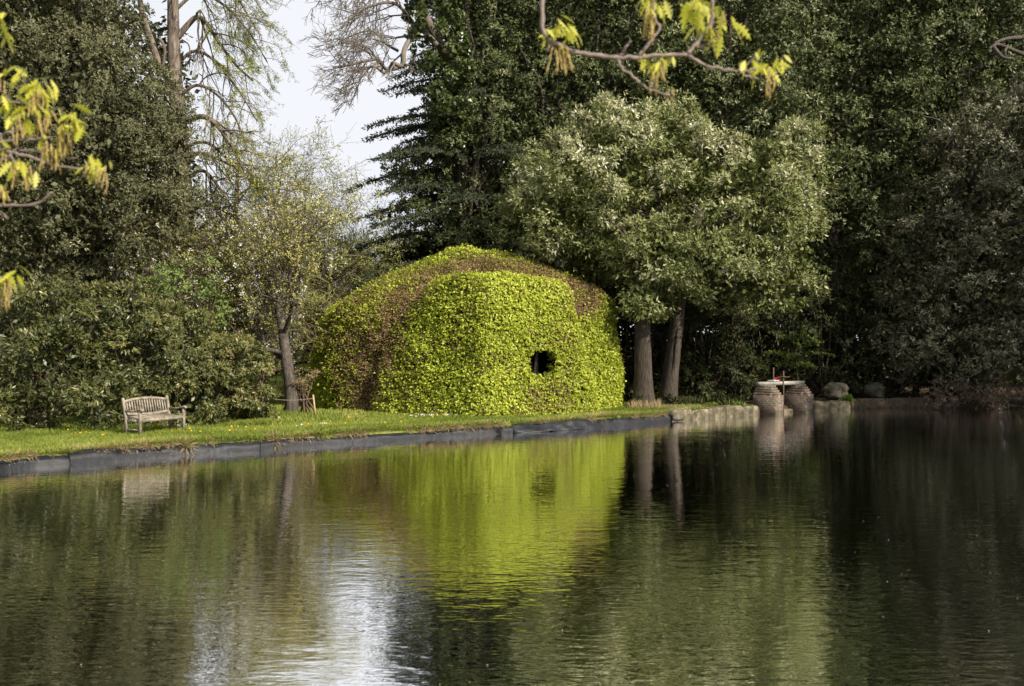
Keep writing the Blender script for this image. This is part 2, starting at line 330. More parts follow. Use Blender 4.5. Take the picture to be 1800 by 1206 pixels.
def build_ground():
    offs = [0, .02, .12, .35, .8, 1.5, 2.4, 3.5, 5, 7, 9.5, 12.5, 16, 20, 26, 34, 45, 60, 85, 120, 180, 300, 600]
    D = nrm(BKc - PC); n = len(BKc); rings = []
    rings.append(np.column_stack([BKc + D * .0, np.full(n, -1.2)]))
    for k, o in enumerate(offs):
        P = BKc + D * (o + .05)
        z = gz(P[:, 0], P[:, 1])
        if k == 0: z = np.full(n, -.02) + z * .0 + .0
        z = z - (.13 if k == 1 else .09 if k == 2 else .05 if k == 3 else .02 if k == 4 else 0) * (P[:, 1] > 12)
        rings.append(np.column_stack([P, z]))
    m = MB(); m.loft(rings, True, False)
    # pond bed closes the sheet
    n0 = m.n; m.add(np.vstack([np.column_stack([BKc, np.full(n, -1.2)]), [[PC[0], PC[1], -1.4]]]),
                    np.array([[i, (i + 1) % n, n] for i in range(n)]))
    props(m.build('ground', M['ground'], smooth=True), kind='structure')
build_ground()
m = MB(); n = len(BKc); Dn = nrm(BKc - PC)
m.add(np.vstack([np.column_stack([BKc + Dn * .06, np.zeros(n)]), [[PC[0], PC[1], 0]]]), np.array([[i, (i + 1) % n, n] for i in range(n)]))
props(m.build('pond_water', M['water']), kind='structure')

# ------------------------------------------------------------------ foliage makers
def leaf_arrays(P, D, S, L, Wd, fold=0.0):
    L = np.broadcast_to(L, (len(P),))[:, None]; Wd = np.broadcast_to(Wd, (len(P),))[:, None]
    N = np.cross(D, S)
    mid = P + D * L * .48 + N * L * fold
    V = np.stack([P, mid + S * Wd / 2, P + D * L, mid - S * Wd / 2], 1)
    return V.reshape(-1, 3)
def leaves(name, P, D, S, L, Wd, mat, parent, var, fold=0.06, loc=None):
    V = leaf_arrays(P, D, S, L, Wd, fold); F = np.arange(len(V)).reshape(-1, 4)
    return make(name, V, F, mat, parent, loc=loc, attr=np.clip(var, 0, 1))
def rdir(n): return nrm(rng.normal(size=(n, 3)))
def sprays(Cn, N, k, L, Wd, spread=1.0, droop=0.0, var=None, jit=.25, hang=None, face=0.35, outw=.5):
    """k leaves fanning round each centre about normal N -> arrays for leaves()"""
    n = len(Cn); Cr = np.repeat(Cn, k, 0); Nr = np.repeat(N, k, 0)
    Rd = rdir(n * k); D = Nr * outw + Rd * spread; D[:, 2] -= droop; D = nrm(D)
    Lr = L * rng.uniform(.65, 1.25, n * k); Wr = Wd * rng.uniform(.75, 1.25, n * k)
    P = Cr + rdir(n * k) * L * jit
    A = nrm(Nr + rdir(n * k) * face + np.array([0, 0, .15])); S = nrm(np.cross(D, A))
    v = (np.repeat(var, k) if var is not None else .4) + rng.normal(0, .13, n * k)
    return P, D, S, Lr, Wr, v
def clumps(blobs, dens, cr, per, up=.45, back=.55, shell=(.78, 1.04), cut_z=None, flat=.75):
    """blobs: (centre, radii). Spray centres on clumps scattered round the blob shells."""
    cs, ns, vs = [], [], []
    B = [(np.array(c, float), np.array(r, float) * np.ones(3)) for c, r in blobs]
    for bi, (c, r) in enumerate(B):
        rm = (r[0] * r[1] * r[2]) ** (1 / 3); n = int(dens * 12.6 * rm * rm / (cr * cr * 3.0))
        d = rdir(n); d = d[(d[:, 1] < .35) | (rng.uniform(size=n) < back)]
        p = c + d * r * rng.uniform(shell[0], shell[1], (len(d), 1))
        keep = np.ones(len(p), bool)
        for bj, (c2, r2) in enumerate(B):
            if bj != bi: keep &= (np.linalg.norm((p - c2) / r2, axis=1) > .80)
        if cut_z is not None: keep &= p[:, 2] > cut_z
        cs.append(p[keep]); ns.append(nrm(d[keep] / r))
    Cc = np.vstack(cs); Nn = np.vstack(ns); m = len(Cc)
    rad = cr * rng.uniform(.6, 1.25, m); cv = rng.normal(0, .11, m) + .06 * Nn[:, 2]
    P = np.repeat(Cc, per, 0); O = np.repeat(Nn, per, 0)
    d = nrm(rng.normal(size=P.shape) + 1.0 * O + np.array([0, 0, up]))
    P = P + d * np.repeat(rad, per)[:, None] * rng.uniform(.45, 1.05, (len(P), 1)) * np.array([1, 1, flat])
    return P, nrm(d + .3 * O), np.repeat(cv, per), Cc
def limb_path(a, b, sag=.0, wob=.12, n=8):
    a = np.array(a, float); b = np.array(b, float); t = np.linspace(0, 1, n)[:, None]; L = np.linalg.norm(b - a)
    p = a + (b - a) * t; p[:, 2] += (np.sin(t[:, 0] * math.pi) * (sag * L))
    w = rng.normal(0, wob * L / n ** .5, (n, 3)); w[0] = 0; w = np.cumsum(w, 0); w -= t * w[-1] * .5
    return p + w * .35
def crowned_tree(name, base, trunks, blobs, label, leafmat, barkmat, cat='tree', group=None, dens=1.0, cr=.7, per=26, k=5, L=.13, Wd=.05,
                 vbase=.42, nlimb=14, inner=True, up=.45, back=.5, spread=.9, droop=.1, shell=(.78, 1.04), cut_z=None, hi=.06, limb_r=.16, ztop=None, extra=()):
    base = np.array(base, float)
    t = thing(name, tuple(base), label, cat, group)
    mb = MB(); tops = []
    for path, r0, r1 in trunks:
        P = curve(path, 16); rr = np.linspace(r0, r1, 16); rr[:3] *= np.array([1.55, 1.18, 1.05])
        kk = 14; T = nrm(np.gradient(P, axis=0)); a = np.arange(kk) * 2 * math.pi / kk
        P2 = P[:, None] + rr[:, None, None] * (1 + .10 * np.sin(a * 3 + P[0, 0])[None, :, None] * np.linspace(1, .3, 16)[:, None, None]) * np.stack([np.cos(a), np.sin(a), 0 * a], -1)[None]
        mb.loft(P2); tops.append(P)
    P, N, cv, Cc = clumps(blobs, dens, cr, per, up, back, shell, cut_z)
    for i in rng.choice(len(Cc), min(nlimb, len(Cc)), replace=False):
        tp = tops[rng.integers(len(tops))]; s = tp[rng.integers(9, 16)]
        pth = limb_path(s, Cc[i], .08); mb.tube(pth, np.linspace(limb_r, .02, len(pth)), 7)
    mb.build('trunk', barkmat, t, smooth=True)
    if extra:
        for k0, k1 in ((0, 4), (4, 9)):
            me_ = MB()
            for pth, r0, r1 in extra[k0:k1]: me_.tube(curve(pth, 14), np.linspace(r0, r1, 14), 7)
            me_.build('bare_bough', M['bark_cherry'], t, smooth=True)
    v = vbase + cv
    pale = (rng.uniform(size=len(P)) < hi * np.clip(1 + 2.2 * nse(P, .8, 3), 0, 3)); v = v + pale * .42
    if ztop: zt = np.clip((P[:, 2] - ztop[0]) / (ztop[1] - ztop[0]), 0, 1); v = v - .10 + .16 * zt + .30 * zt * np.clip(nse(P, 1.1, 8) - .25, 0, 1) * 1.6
    A = list(sprays(P, N, k, L, Wd, spread, droop, v))
    if inner:   # leaves deeper inside the crown, larger, sparser and coloured darker as self-shadow
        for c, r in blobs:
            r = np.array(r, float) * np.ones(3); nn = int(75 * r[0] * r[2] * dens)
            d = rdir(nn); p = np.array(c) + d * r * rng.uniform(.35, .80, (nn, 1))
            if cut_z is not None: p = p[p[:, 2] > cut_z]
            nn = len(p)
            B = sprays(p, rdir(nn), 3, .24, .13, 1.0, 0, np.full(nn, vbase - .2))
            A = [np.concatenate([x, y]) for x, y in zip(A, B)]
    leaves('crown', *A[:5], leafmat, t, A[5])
    return t
exec_after = []
# ------------------------------------------------------------------ clipped hedge house
HC = np.array([-1.7, 38.0, 0.0])
GY = .35
def h_dome(p):
    d = (p - HC) * np.array([1, 5.8 / 3.7, 1]); a = np.arange(8) * math.pi / 4 + .30
    rad = np.log(np.sum(np.exp(6 * (d[..., 0, None] * np.cos(a) + d[..., 1, None] * np.sin(a)) / 5.6), -1)) / 6 * 5.6 - .35
    r = np.linalg.norm(d[..., :2], axis=-1)
    drum = (rad - 5.72 + .06 * (p[..., 2] - 1)) * .72
    roof = (p[..., 2] - (6.45 - .30 * r - .030 * r * r + .13 * np.maximum(d[..., 0], 0))) * .8
    k = .25; m = np.maximum(drum, roof)
    return m + k * np.log(np.exp((drum - m) / k) + np.exp((roof - m) / k))
BAY = [((-.54, -.84, .20), (-.9, 31.85, GY)), ((.51, -.86, .20), (-.9, 31.85, GY)), ((.93, .10, .23), (3.05, 34.2, GY)), ((-.90, -.10, .10), (-4.80, 34.35, GY)), ((-.66, -.12, .62), (-4.45, 34.5, 2.9))]
def h_bay(p):
    vals = []
    for n, q in BAY:
        n = np.array(n); n = n / np.linalg.norm(n[:2]); vals.append((p - np.array(q)) @ n)
    r = np.linalg.norm((p - np.array([-.7, 34.6, 0]))[..., :2] * np.array([1, 1.15]), axis=-1)
    vals.append((p[..., 2] - (5.08 - .05 * r * r)) * .85)
    V = np.stack(vals, -1); k = .07; m = V.max(-1)
    return m + k * np.log(np.exp((V - m[..., None]) / k).sum(-1))
def h_noise(p): return .10 * nse(p, 1.0, 2) + .06 * nse(p, 2.7, 5) + .02 * nse(p, 7, 1)
def h_f(p): return np.minimum(h_dome(p), h_bay(p)) + h_noise(p)
def h_cast(D, O):
    lo = np.full(len(D), .5); hi = np.full(len(D), 9.0)
    for _ in range(26):
        md = (lo + hi) / 2; f = h_f(O + D * md[:, None]); s = f < 0
        lo = np.where(s, md, lo); hi = np.where(s, hi, md)
    return O + D * lo[:, None]
HO = np.array([-1.5, 36.2, 1.3])
def h_normal(p, e=.06):
    g = np.stack([h_f(p + np.eye(3)[i] * e) - h_f(p - np.eye(3)[i] * e) for i in range(3)], -1); return nrm(g)
_y = np.linspace(31, 35, 400); _q = np.stack([W(955, 637, y) for y in _y]); WIN_C = _q[np.argmax(h_f(_q) < 0)]; WIN_N = nrm(np.array([.51, -.86, 0.]))
def in_window(p, grow=0.0):
    u = np.array([-WIN_N[1], WIN_N[0], 0]); d = p - WIN_C
    w = np.abs(d @ u); h = np.abs(d[..., 2]); dep = np.abs(d @ WIN_N)
    w = w + .07 * nse(p, 5, 1); h = h + .05 * nse(p, 6, 2)
    return ((w / (.60 + grow)) ** 4 + (h / (.48 + grow)) ** 4 < 1) & (dep < 1.4)
def hedge_house():
    t = thing('topiary_hedge', (HC[0], HC[1], GY), 'huge clipped dome-shaped hedge of fresh lime-green and russet leaves with a small window hole', 'hedge')
    # inner shell of brown twigs, with the window left open
    nt_, ne = 260, 90
    th = np.linspace(0, 2 * math.pi, nt_, endpoint=False); el = np.concatenate([np.linspace(-.34, .9, 66), np.linspace(.93, math.pi / 2 - .001, ne - 66)])
    T_, E_ = np.meshgrid(th, el); D = np.stack([np.cos(T_) * np.cos(E_), np.sin(T_) * np.cos(E_), np.sin(E_)], -1).reshape(-1, 3)
    P = h_cast(D, HO); Nn = h_normal(P); P = P - Nn * .13; P[:, 2] = np.maximum(P[:, 2], GY - .1)
    idx = np.arange(ne * nt_).reshape(ne, nt_)
    F = np.stack([idx[:-1], np.roll(idx, -1, 1)[:-1], np.roll(idx, -1, 1)[1:], idx[1:]], -1).reshape(-1, 4)
    keep = ~in_window(P[F].mean(1), .12)
    core = MB(); core.add(P, F[keep])
    # reveal of the window, thick as the hedge
    u = np.array([-WIN_N[1], WIN_N[0], 0]); ang = np.linspace(0, 2 * math.pi, 28, endpoint=False)
    rings = []
    for dep in (-.08, -.3, -.6):
        c, s = np.cos(ang), np.sin(ang); se = lambda q: np.sign(q) * np.abs(q) ** .6
        ring = WIN_C + WIN_N * dep + u * (se(c) * (.66 + .05 * np.sin(ang * 5 + dep * 9)))[:, None] + np.array([0, 0, 1]) * (se(s) * .54)[:, None]
        rings.append(ring)
    core.loft(np.array(rings), True, False)
    core.build('twig_core', M['core'], t, smooth=True)
    st = MB()
    for k in range(9):
        x = WIN_C - WIN_N * (.55 + .12 * k) + u * (-.36 + .27 * (k % 4) + rng.uniform(-.06, .06)); x = np.array([x[0], x[1], 0])
        st.tube(curve([x + [0, 0, GY], x + [rng.normal(0, .1), 0, 1.6], x + [rng.normal(0, .3), rng.normal(0, .2), 3.6]], 8), np.linspace(.06, .035, 8), 7)
    st.build('stem', M['twig'], t, smooth=True)
    # leaves over the surface
    n = 230000
    d = rdir(n * 2); d = d[(d[:, 2] > -.34)]; w = np.ones(len(d)); w[d[:, 1] > .3] = .35
    d = d[rng.uniform(size=len(d)) < w]
    P = h_cast(d, HO)
    # even out the density: farther shell points stand for more surface
    Nn = h_normal(P); r2 = np.sum((P - HO) ** 2, 1) / np.maximum(np.abs(np.sum(d * Nn, 1)), .25)
    kp = rng.uniform(size=len(P)) < r2 / np.percentile(r2, 97); P, Nn = P[kp], Nn[kp]
    kp = ~in_window(P, -.03) & (P[:, 2] > GY - .02); P, Nn = P[kp], Nn[kp]
    dd = h_dome(P) - h_bay(P); z = P[:, 2]
    def blob(c, r): return np.exp(-np.sum(((P - np.array(c)) / np.array(r)) ** 2, 1))
    crease = np.exp(-((dd + .30) / .60) ** 2)
    b = .9 * crease * np.clip((z - 3.4) / .8, 0, 1) * (P[:, 1] < 37.5) + .8 * np.exp(-((dd + .1) / .5) ** 2) * (P[:, 0] < -3) * (P[:, 1] < 37) * (z < 4.8)
    b = b + 1.0 * blob((3.0, 36.3, 4.7), (1.2, 1.6, .9)) + 1.0 * blob((-.1, 36.2, 5.8), (1.9, 1.3, .55)) + .45 * blob((1.45, 33.3, 1.1), (.9, .9, .8)) + .5 * blob((3.6, 35.0, 2.2), (.35, .8, 1.2))
    b = b * (.85 + .35 * nse(P, 2.2, 1)); b = b + .62 * blob((-5.6, 35.8, 2.4), (1.5, 1.8, 2.4)) + .4 * blob((-4.2, 36.0, 4.8), (1.8, 2, .9)) + .35 * blob((-2.0, 32.6, 3.2), (.9, .8, .8)) + .10 + .22 * nse(P, 1.3, 9) + .16 * nse(P, 4.0, 4)
    brown = rng.uniform(size=len(P)) < np.clip(b, 0.02, .82)
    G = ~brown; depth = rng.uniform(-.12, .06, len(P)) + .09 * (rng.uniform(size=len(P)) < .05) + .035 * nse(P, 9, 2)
    tint = .42 + .13 * nse(P, .9, 6) + .10 * nse(P, 3.3, 1) - .18 * blob((-6.0, 35.3, 2.0), (2, 2, 3)) - .3 * np.clip(b, 0, 1)  # left wall tinted darker, its shade put into the leaf colour
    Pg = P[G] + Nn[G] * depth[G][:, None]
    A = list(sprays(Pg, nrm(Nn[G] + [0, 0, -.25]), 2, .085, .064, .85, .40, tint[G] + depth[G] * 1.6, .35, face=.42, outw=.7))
    an = rng.uniform(0, 2 * math.pi, 420); se = lambda q: np.sign(q) * np.abs(q) ** .42; dp = rng.uniform(-.5, .12, 420)
    u_ = np.array([-WIN_N[1], WIN_N[0], 0]); rim = WIN_C + WIN_N * dp[:, None] + u_ * (se(np.cos(an)) * .57)[:, None] + np.array([0, 0, 1.]) * (se(np.sin(an)) * .46)[:, None] + rng.normal(0, .03, (420, 3))
    inw = nrm(WIN_C - rim + WIN_N * .5); Bq = sprays(rim, inw, 3, .09, .065, .8, .4, .35 + dp * .5, .4); A = [np.concatenate([x, y]) for x, y in zip(A, Bq)]
    leaves('foliage', *A[:5], M['hedge'], t, A[5], .10)
    Pb = P[brown] + Nn[brown] * (depth[brown] - .03)[:, None]
    A = sprays(Pb, Nn[brown], 3, .085, .028, .9, 0, .45 + .2 * nse(Pb, 3, 1), .5)
    leaves('russet_foliage', *A[:5], M['hedge_brown'], t, A[5], .05)
hedge_house()

# ------------------------------------------------------------------ trees
G0 = .33
# big grey-green holm oak over the left bank
def wb(lst, Y, s=None):
    o = []
    for px, py, dy, r in lst:
        o.append((W(px, py, Y + dy), r))
    return o
lb = W(130, 640, 34); 
crowned_tree('holm_oak', (lb[0], 34, G0), [([(lb[0], 34, G0), (lb[0] + .3, 34, 5), (lb[0] + .2, 34.2, 12)], .55, .25)],
    wb([(20, 60, 0, (4.0, 3.5, 3.6)), (115, 20, 1, (2.4, 3, 3.3)), (120, 230, -1, (3.9, 3.4, 3.0)), (235, 220, 0, (1.7, 2.4, 2.2)), (40, 350, -1, (3.3, 3, 2.4)),
        (180, 370, 0, (3.4, 3.2, 2.2)), (285, 330, .5, (1.7, 2.2, 2.2)), (230, 440, 1, (2.2, 2, 1.3)), (300, 230, .5, (.8, 1.2, 1.4)), (-80, 180, 0, (3.5, 3, 5)), (50, -120, 0, (4.0, 3.5, 3.5)),
        (185, 100, .6, (1.2, 2, 2.0)), (90, 430, .5, (2.6, 2, 1.4))], 33.5),
    'massive grey-green holm oak filling the top left above the rhododendron bank', M['holm_left'], M['bark_dark'],
    dens=1.25, cr=.62, per=34, k=5, L=.12, Wd=.045, vbase=.46, nlimb=16, hi=.05, back=.4)

# twin-stemmed holm oak with the sunlit crown
ba, bb = W(1133, 716, 37.4), W(1172, 712, 38.6)
crowned_tree('twin_stemmed_holm_oak', (ba[0], 37.6, G0),
    [([(ba[0], 37.4, G0 - .1), tuple(W(1131, 620, 37.4)), tuple(W(1128, 520, 37.4)), tuple(W(1110, 380, 37.8))], .38, .20),
     ([(bb[0], 38.6, G0 - .1), tuple(W(1186, 600, 38.5)), tuple(W(1198, 510, 38.4)), tuple(W(1230, 370, 38))], .33, .20)],
    wb([(1060, 320, 0, (2.9, 2.8, 2.4)), (1180, 300, .5, (2.4, 2.6, 2.4)), (1290, 350, 0, (2.6, 2.8, 2.4)), (985, 370, -.3, (1.9, 2.0, 2.0)), (1345, 400, 0, (1.3, 2, 2.3)),
        (1090, 240, .3, (1.7, 1.8, 1.3)), (1360, 280, .6, (1.5, 1.8, 1.3)), (1160, 450, -1.8, (1.7, 1.6, 1.4)), (1085, 430, .8, (2.0, 1.5, 1.1)), (1240, 460, -1.4, (2.2, 2, 1.2)), (1385, 430, -.4, (1.1, 1.6, 2.0)), (1355, 500, -.4, (1.5, 1.5, .8)), (1300, 500, -.8, (1.6, 1.5, .8)), (1370, 290, .3, (1.1, 1.4, 1.2)), (1010, 460, 2.2, (1.9, 1.5, 1.1)),
        (1330, 470, 0, (1.7, 1.8, 1.1)), (940, 410, .8, (1.1, 1.5, 2.0)), (1150, 215, .5, (1.0, 1.2, .8)), (1125, 525, -2.0, (.95, .8, .7)), (1200, 500, -1.7, (.9, .9, .75)), (930, 300, .6, (.7, 1, .8)), (1405, 320, .4, (.8, 1, .9))], 38.6),
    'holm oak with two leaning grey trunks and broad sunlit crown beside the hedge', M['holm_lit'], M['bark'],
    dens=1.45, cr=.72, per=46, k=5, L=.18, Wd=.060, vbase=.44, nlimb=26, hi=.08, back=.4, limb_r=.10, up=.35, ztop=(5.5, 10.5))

m = MB(); cr_ = [tuple(np.array(W(px_, py_, 38.5)) + [0, -rr_, 0]) for px_, py_, rr_ in [(1190, 560, .27), (1187, 590, .30), (1184, 620, .31), (1182, 650, .325)]]
m.tube(curve(cr_, 12), np.array([.005, .02, .03, .035, .04, .04, .04, .035, .03, .025, .015, .005]), 5)
M['groove'] = noise_mat('dark_groove', [(.008, .006, .005), (.02, .015, .012)], 8, 3, .95, .3)  # near-black strip laid on the trunk as its dark groove
tw_ = [o for o in bpy.data.objects if o.name == 'twin_stemmed_holm_oak'][0]
m.build('bark_split', M['groove'], tw_, smooth=True)

# dark oaks behind
def pt(px, Y): return (W(px, 603, Y)[0], Y, G0)
def oak(px, Y, blobs, label, mat, r0=.35, lean=0, top=None, **kw):
    b = pt(px, Y); h = top or 12
    return crowned_tree(kw.pop('name', 'dark_holm_oak'), b, [([b, (b[0] + lean * .4, Y, h * .4), (b[0] + lean, Y, h)], r0, r0 * .4)], wb(blobs, Y), label, mat, M['bark_dark'], **kw)
oak(1010, 44, [(960, 180, 0, (3.4, 3, 4.0)), (1060, 60, 0, (3.8, 3, 4.2)), (930, 40, 0, (3.2, 3, 3.5)), (1000, 300, 0, (3, 3, 3)), (900, 330, 0, (2.8, 2.6, 3.0)), (1120, 160, 0, (3, 3, 3)), (900, -60, 0, (4, 3, 4)), (1080, -120, 0, (4.5, 3, 4)), (1000, 420, 0, (3, 2.5, 2.5)), (905, 440, 0, (2.4, 2, 2.2))],
    'tall dark holm oak rising behind the left half of the sunlit silvery crown', M['holm'], dens=1.0, cr=.75, per=24, L=.17, Wd=.07, vbase=.44, hi=.05)
oak(1290, 44, [(1250, 60, 0, (3.6, 3, 3.6)), (1350, 100, -1, (2.3, 2.4, 3.0)), (1300, -60, 0, (4, 3, 3.5)), (1200, 180, 0, (3, 3, 3)), (1330, 220, -1, (2.6, 2.5, 2.4)), (1180, -40, 0, (3.5, 3, 3.5)), (1380, 330, 0, (2.5, 2.4, 3)), (1290, 330, 0, (3, 3, 3))],
    'tall holm oak with pale-tipped top standing behind the right half of the silvery crown', M['holm'], dens=1.0, cr=.7, per=24, L=.17, Wd=.07, vbase=.50, hi=.12, top=15)
oak(1465, 46, [(1500, 120, 0, (3.6, 3, 3.6)), (1540, 300, 0, (3.4, 3, 3.4)), (1470, 400, 0, (2.2, 2.4, 2.6)), (1460, 240, 0, (2.4, 2.4, 3)), (1520, -60, 0, (4.2, 3, 3.6)), (1610, 60, 0, (3, 3, 3.4)), (1530, 440, 0, (2.2, 2.2, 1.8)), (1450, 60, 0, (2.5, 2.5, 3))],
    'shaded deep-green oak with a bare dark trunk behind the boulder', M['holm'], dens=1.0, cr=.7, per=24, L=.17, Wd=.07, vbase=.46, hi=.03, top=14, r0=.36)
oak(1680, 46, [(1680, 60, 0, (3.6, 3, 3.4)), (1640, 200, 0, (2.6, 3, 2.4)), (1780, 20, 1, (3, 3, 3.5)), (1700, -80, 0, (4.5, 3, 4)), (1850, 100, 1, (3, 3, 4)), (1720, 160, 1, (2, 2.5, 2))],
    'olive-green oak crown at the top right with a crooked bare bough showing', M['holm'], dens=1.0, cr=.7, per=24, L=.17, Wd=.07, vbase=.50, hi=.08, top=16, extra=[([W(1805, 98, 43.6), W(1770, 84, 42.8), W(1752, 78, 42.4), W(1738, 86, 42.2)], .10, .05), ([W(1745, 82, 42.3), W(1762, 100, 42.2), W(1782, 104, 42.2)], .09, .06), ([W(1768, 104, 42.2), W(1767, 90, 42.2), W(1772, 80, 42.6)], .06, .05), ([W(1800, 66, 43.5), W(1770, 68, 43), W(1748, 76, 42.6)], .10, .06)] + [([W(1620, 204, 43), W(1655, 214, 42.6), W(1670 + 4 * q, 240 + 3 * q, 42.4), W(1660 + 14 * q, 262 + (q % 3) * 9, 42.3)], .04, .012) for q in range(5)])
oak(1720, 43.8, [(1740, 280, -1, (2.8, 2.6, 2.6)), (1790, 400, -2, (2.9, 2.6, 3.2)), (1660, 400, -.5, (2.4, 2.4, 2.2)), (1640, 500, 0, (2.1, 2.2, 2.0)), (1740, 520, -1.5, (2.8, 2.4, 2.3)), (1690, 620, -1.5, (2.6, 2.2, 1.6)), (1840, 560, -2, (2.6, 2.4, 3)), (1800, 630, -2.2, (2.2, 1.8, 1.5)), (1600, 600, 0, (1.6, 1.8, 1.7)), (1830, 250, -1, (2.2, 2.4, 3))],
    'low-sweeping grey-leaved holm oak hanging down to the water at the right edge', M['holm_grey'], dens=1.1, cr=.62, per=28, L=.16, Wd=.06, vbase=.50, hi=.13, top=10, name='grey_holm_oak')

# conifer with flat tiers against the sky
def conifer(name, base, h, tiers, label, mat, r0=.4, cone=.2, lmax=6.0, seed=3, z0=3.0, sides=None, droop=.18):
    r_ = np.random.default_rng(seed); t = thing(name, base, label, 'conifer'); mb = MB()
    b = np.array(base); P = curve([b, b + [.1, 0, h * .5], b + [0, 0, h]], 14); mb.tube(P, np.linspace(r0, .04, 14), 10)
    Ps, Ds, Ns = [], [], []
    for k in range(tiers):
        z = z0 + (h - z0 - .4) * (k / tiers) ** 1.0; f = (z - z0) / (h - z0)
        Lb = lmax * (1 - f) ** .8 * r_.choice([.6, .75, .85, 1.0, 1.12]) * r_.uniform(.9, 1.1) + .5
        a = r_.uniform(0, 2 * math.pi)
        if sides is not None and r_.uniform() < .62: a = r_.uniform(*sides)
        d = np.array([math.cos(a), math.sin(a), 0]); n = 12; s = np.linspace(0, 1, n)
        br = b + np.array([0, 0, z]) + d * (s * Lb)[:, None]; br[:, 2] += .20 * Lb * s - droop * 2 * Lb * s ** 2 * .9
        mb.tube(br, np.linspace(.05 + .012 * Lb, .012, n), 5)
        side = np.cross(d, [0, 0, 1])
        nt2 = int(Lb * 7)
        for q in range(nt2):
            u = .18 + .82 * (q + r_.uniform()) / nt2; p0 = np.array([np.interp(u, s, br[:, i]) for i in range(3)])
            tl = (.25 + .9 * (1 - u)) * min(Lb * .33, 1.5) * r_.uniform(.5, 1.15); sg = 1 if q % 2 else -1
            td = nrm(d * r_.uniform(.5, .9) + side * sg * .8 + np.array([0, 0, r_.uniform(-.25, .08)]))
            m_ = max(3, int(tl / .09)); w = np.linspace(0, 1, m_)[:, None]
            pp = p0 + td * w * tl; pp[:, 2] -= .16 * tl * w[:, 0] ** 2
            Ps.append(pp); Ds.append(np.repeat(td[None], m_, 0))
    mb.build('trunk', M['bark_dark'], t, smooth=True)
    P = np.vstack(Ps); D = np.vstack(Ds); k = 4
    A = sprays(P, D, k, .17, .055, .75, .25, .4 + .12 * nse(P, 1.2), .3)
    leaves('crown', *A[:5], mat, t, A[5]); return t
cb = W(835, 603, 43)
conifer('tiered_conifer', (cb[0], 43, G0), 21.5, 118, 'dark tiered conifer with ragged flat boughs reaching left into the sky', M['fir'], sides=(2.5, 3.9), lmax=6.6, z0=2.5)
cb = W(760, 603, 47)
conifer('tiered_conifer', (cb[0] + 2.2, 47, G0), 12, 90, 'lower dark conifer right behind the top of the dome hedge', M['fir'], sides=(2.3, 4.0), lmax=4.2, seed=9, z0=1.5)
cb = W(790, 603, 45)
oak(812, 42.5, [(800, 250, 0, (1.5, 1.8, 1.6)), (735, 300, 0, (1.5, 1.6, .9)), (780, 350, 0, (1.9, 1.8, 1.2)), (850, 200, 0, (1.9, 2, 2.2)), (830, 90, 0, (1.5, 1.8, 2.2)), (840, -40, 0, (2, 2, 3)), (850, 420, 0, (2, 2, 2)), (760, 420, .5, (1.6, 1.5, .8))],
    'slim mid-green oak leaning out over the dark conifer boughs above the dome hedge', M['holm'], dens=1.1, cr=.5, per=22, L=.14, Wd=.05, vbase=.48, hi=.05, top=13, r0=.25, name='slim_oak')

# branching trees drawn limb by limb
class Brancher:
    def __init__(s, seed): s.r = np.random.default_rng(seed); s.mb = MB(); s.tips = []; s.tdir = []
    def grow(s, p, d, L, r, lev, maxlev, nch=5, spread=.7, grav=-.0, wob=.12, ratio=.58, minr=.006, bias=None, keep=.75, lensd=.25):
        n = max(4, 9 - lev); st = L / (n - 1); av = getattr(s, 'avoid', None); P = [np.array(p, float)]; d = nrm(np.array(d, float)); ds = [d]
        for i in range(n - 1):
            d = nrm(d + s.r.normal(0, wob, 3) + np.array([0, 0, grav]) + (0 if bias is None else np.array(bias)))
            d = av(P[-1], d) if av else d; P.append(P[-1] + d * st); ds.append(d)
        P = np.array(P); rr = np.linspace(r, max(r * .45, minr * .6), n)
        s.mb.tube(P, rr, 8 if lev == 0 else (5 if lev < 3 else 3), cap=False)
        if lev >= maxlev - 1:
            s.tips.append(P[1:]); s.tdir.append(np.array(ds[1:]))
        if lev < maxlev:
            for c in range(nch if lev else nch + 2):
                u = s.r.uniform(.25 if lev else .3, 1.0); i = min(int(u * (n - 1)), n - 2); f = u * (n - 1) - i
                q = P[i] * (1 - f) + P[i + 1] * f; side = nrm(np.cross(ds[i], s.r.normal(size=3)))
                nd = nrm(ds[i] * (1 - spread * .5) + side * spread * s.r.uniform(.6, 1.2))
                s.grow(q, nd, L * ratio * s.r.uniform(1 - lensd, 1 + lensd), max(np.interp(u, [0, 1], [r, r * .5]) * .6, minr), lev + 1, maxlev, nch, spread, grav, wob, ratio, minr, bias, keep, lensd)
    def along(s, path, r0, r1, L, cnt, maxlev, **kw):
        P = curve(path, 26); s.mb.tube(P, np.linspace(r0, r1, 26), 9); T = nrm(np.gradient(P, axis=0))
        lo = kw.pop('lo', .3)
        for c in range(cnt):
            u = lo + (1 - lo) * (c + s.r.uniform()) / cnt; i = min(int(u * 25), 25); side = nrm(np.cross(T[i], s.r.normal(size=3)))
            s.grow(P[i], nrm(T[i] * .4 + side * .9), L * s.r.uniform(.7, 1.2) * (1.15 - .5 * u), np.interp(u, [0, 1], [r0, r1]) * .55, 1, maxlev, **kw)
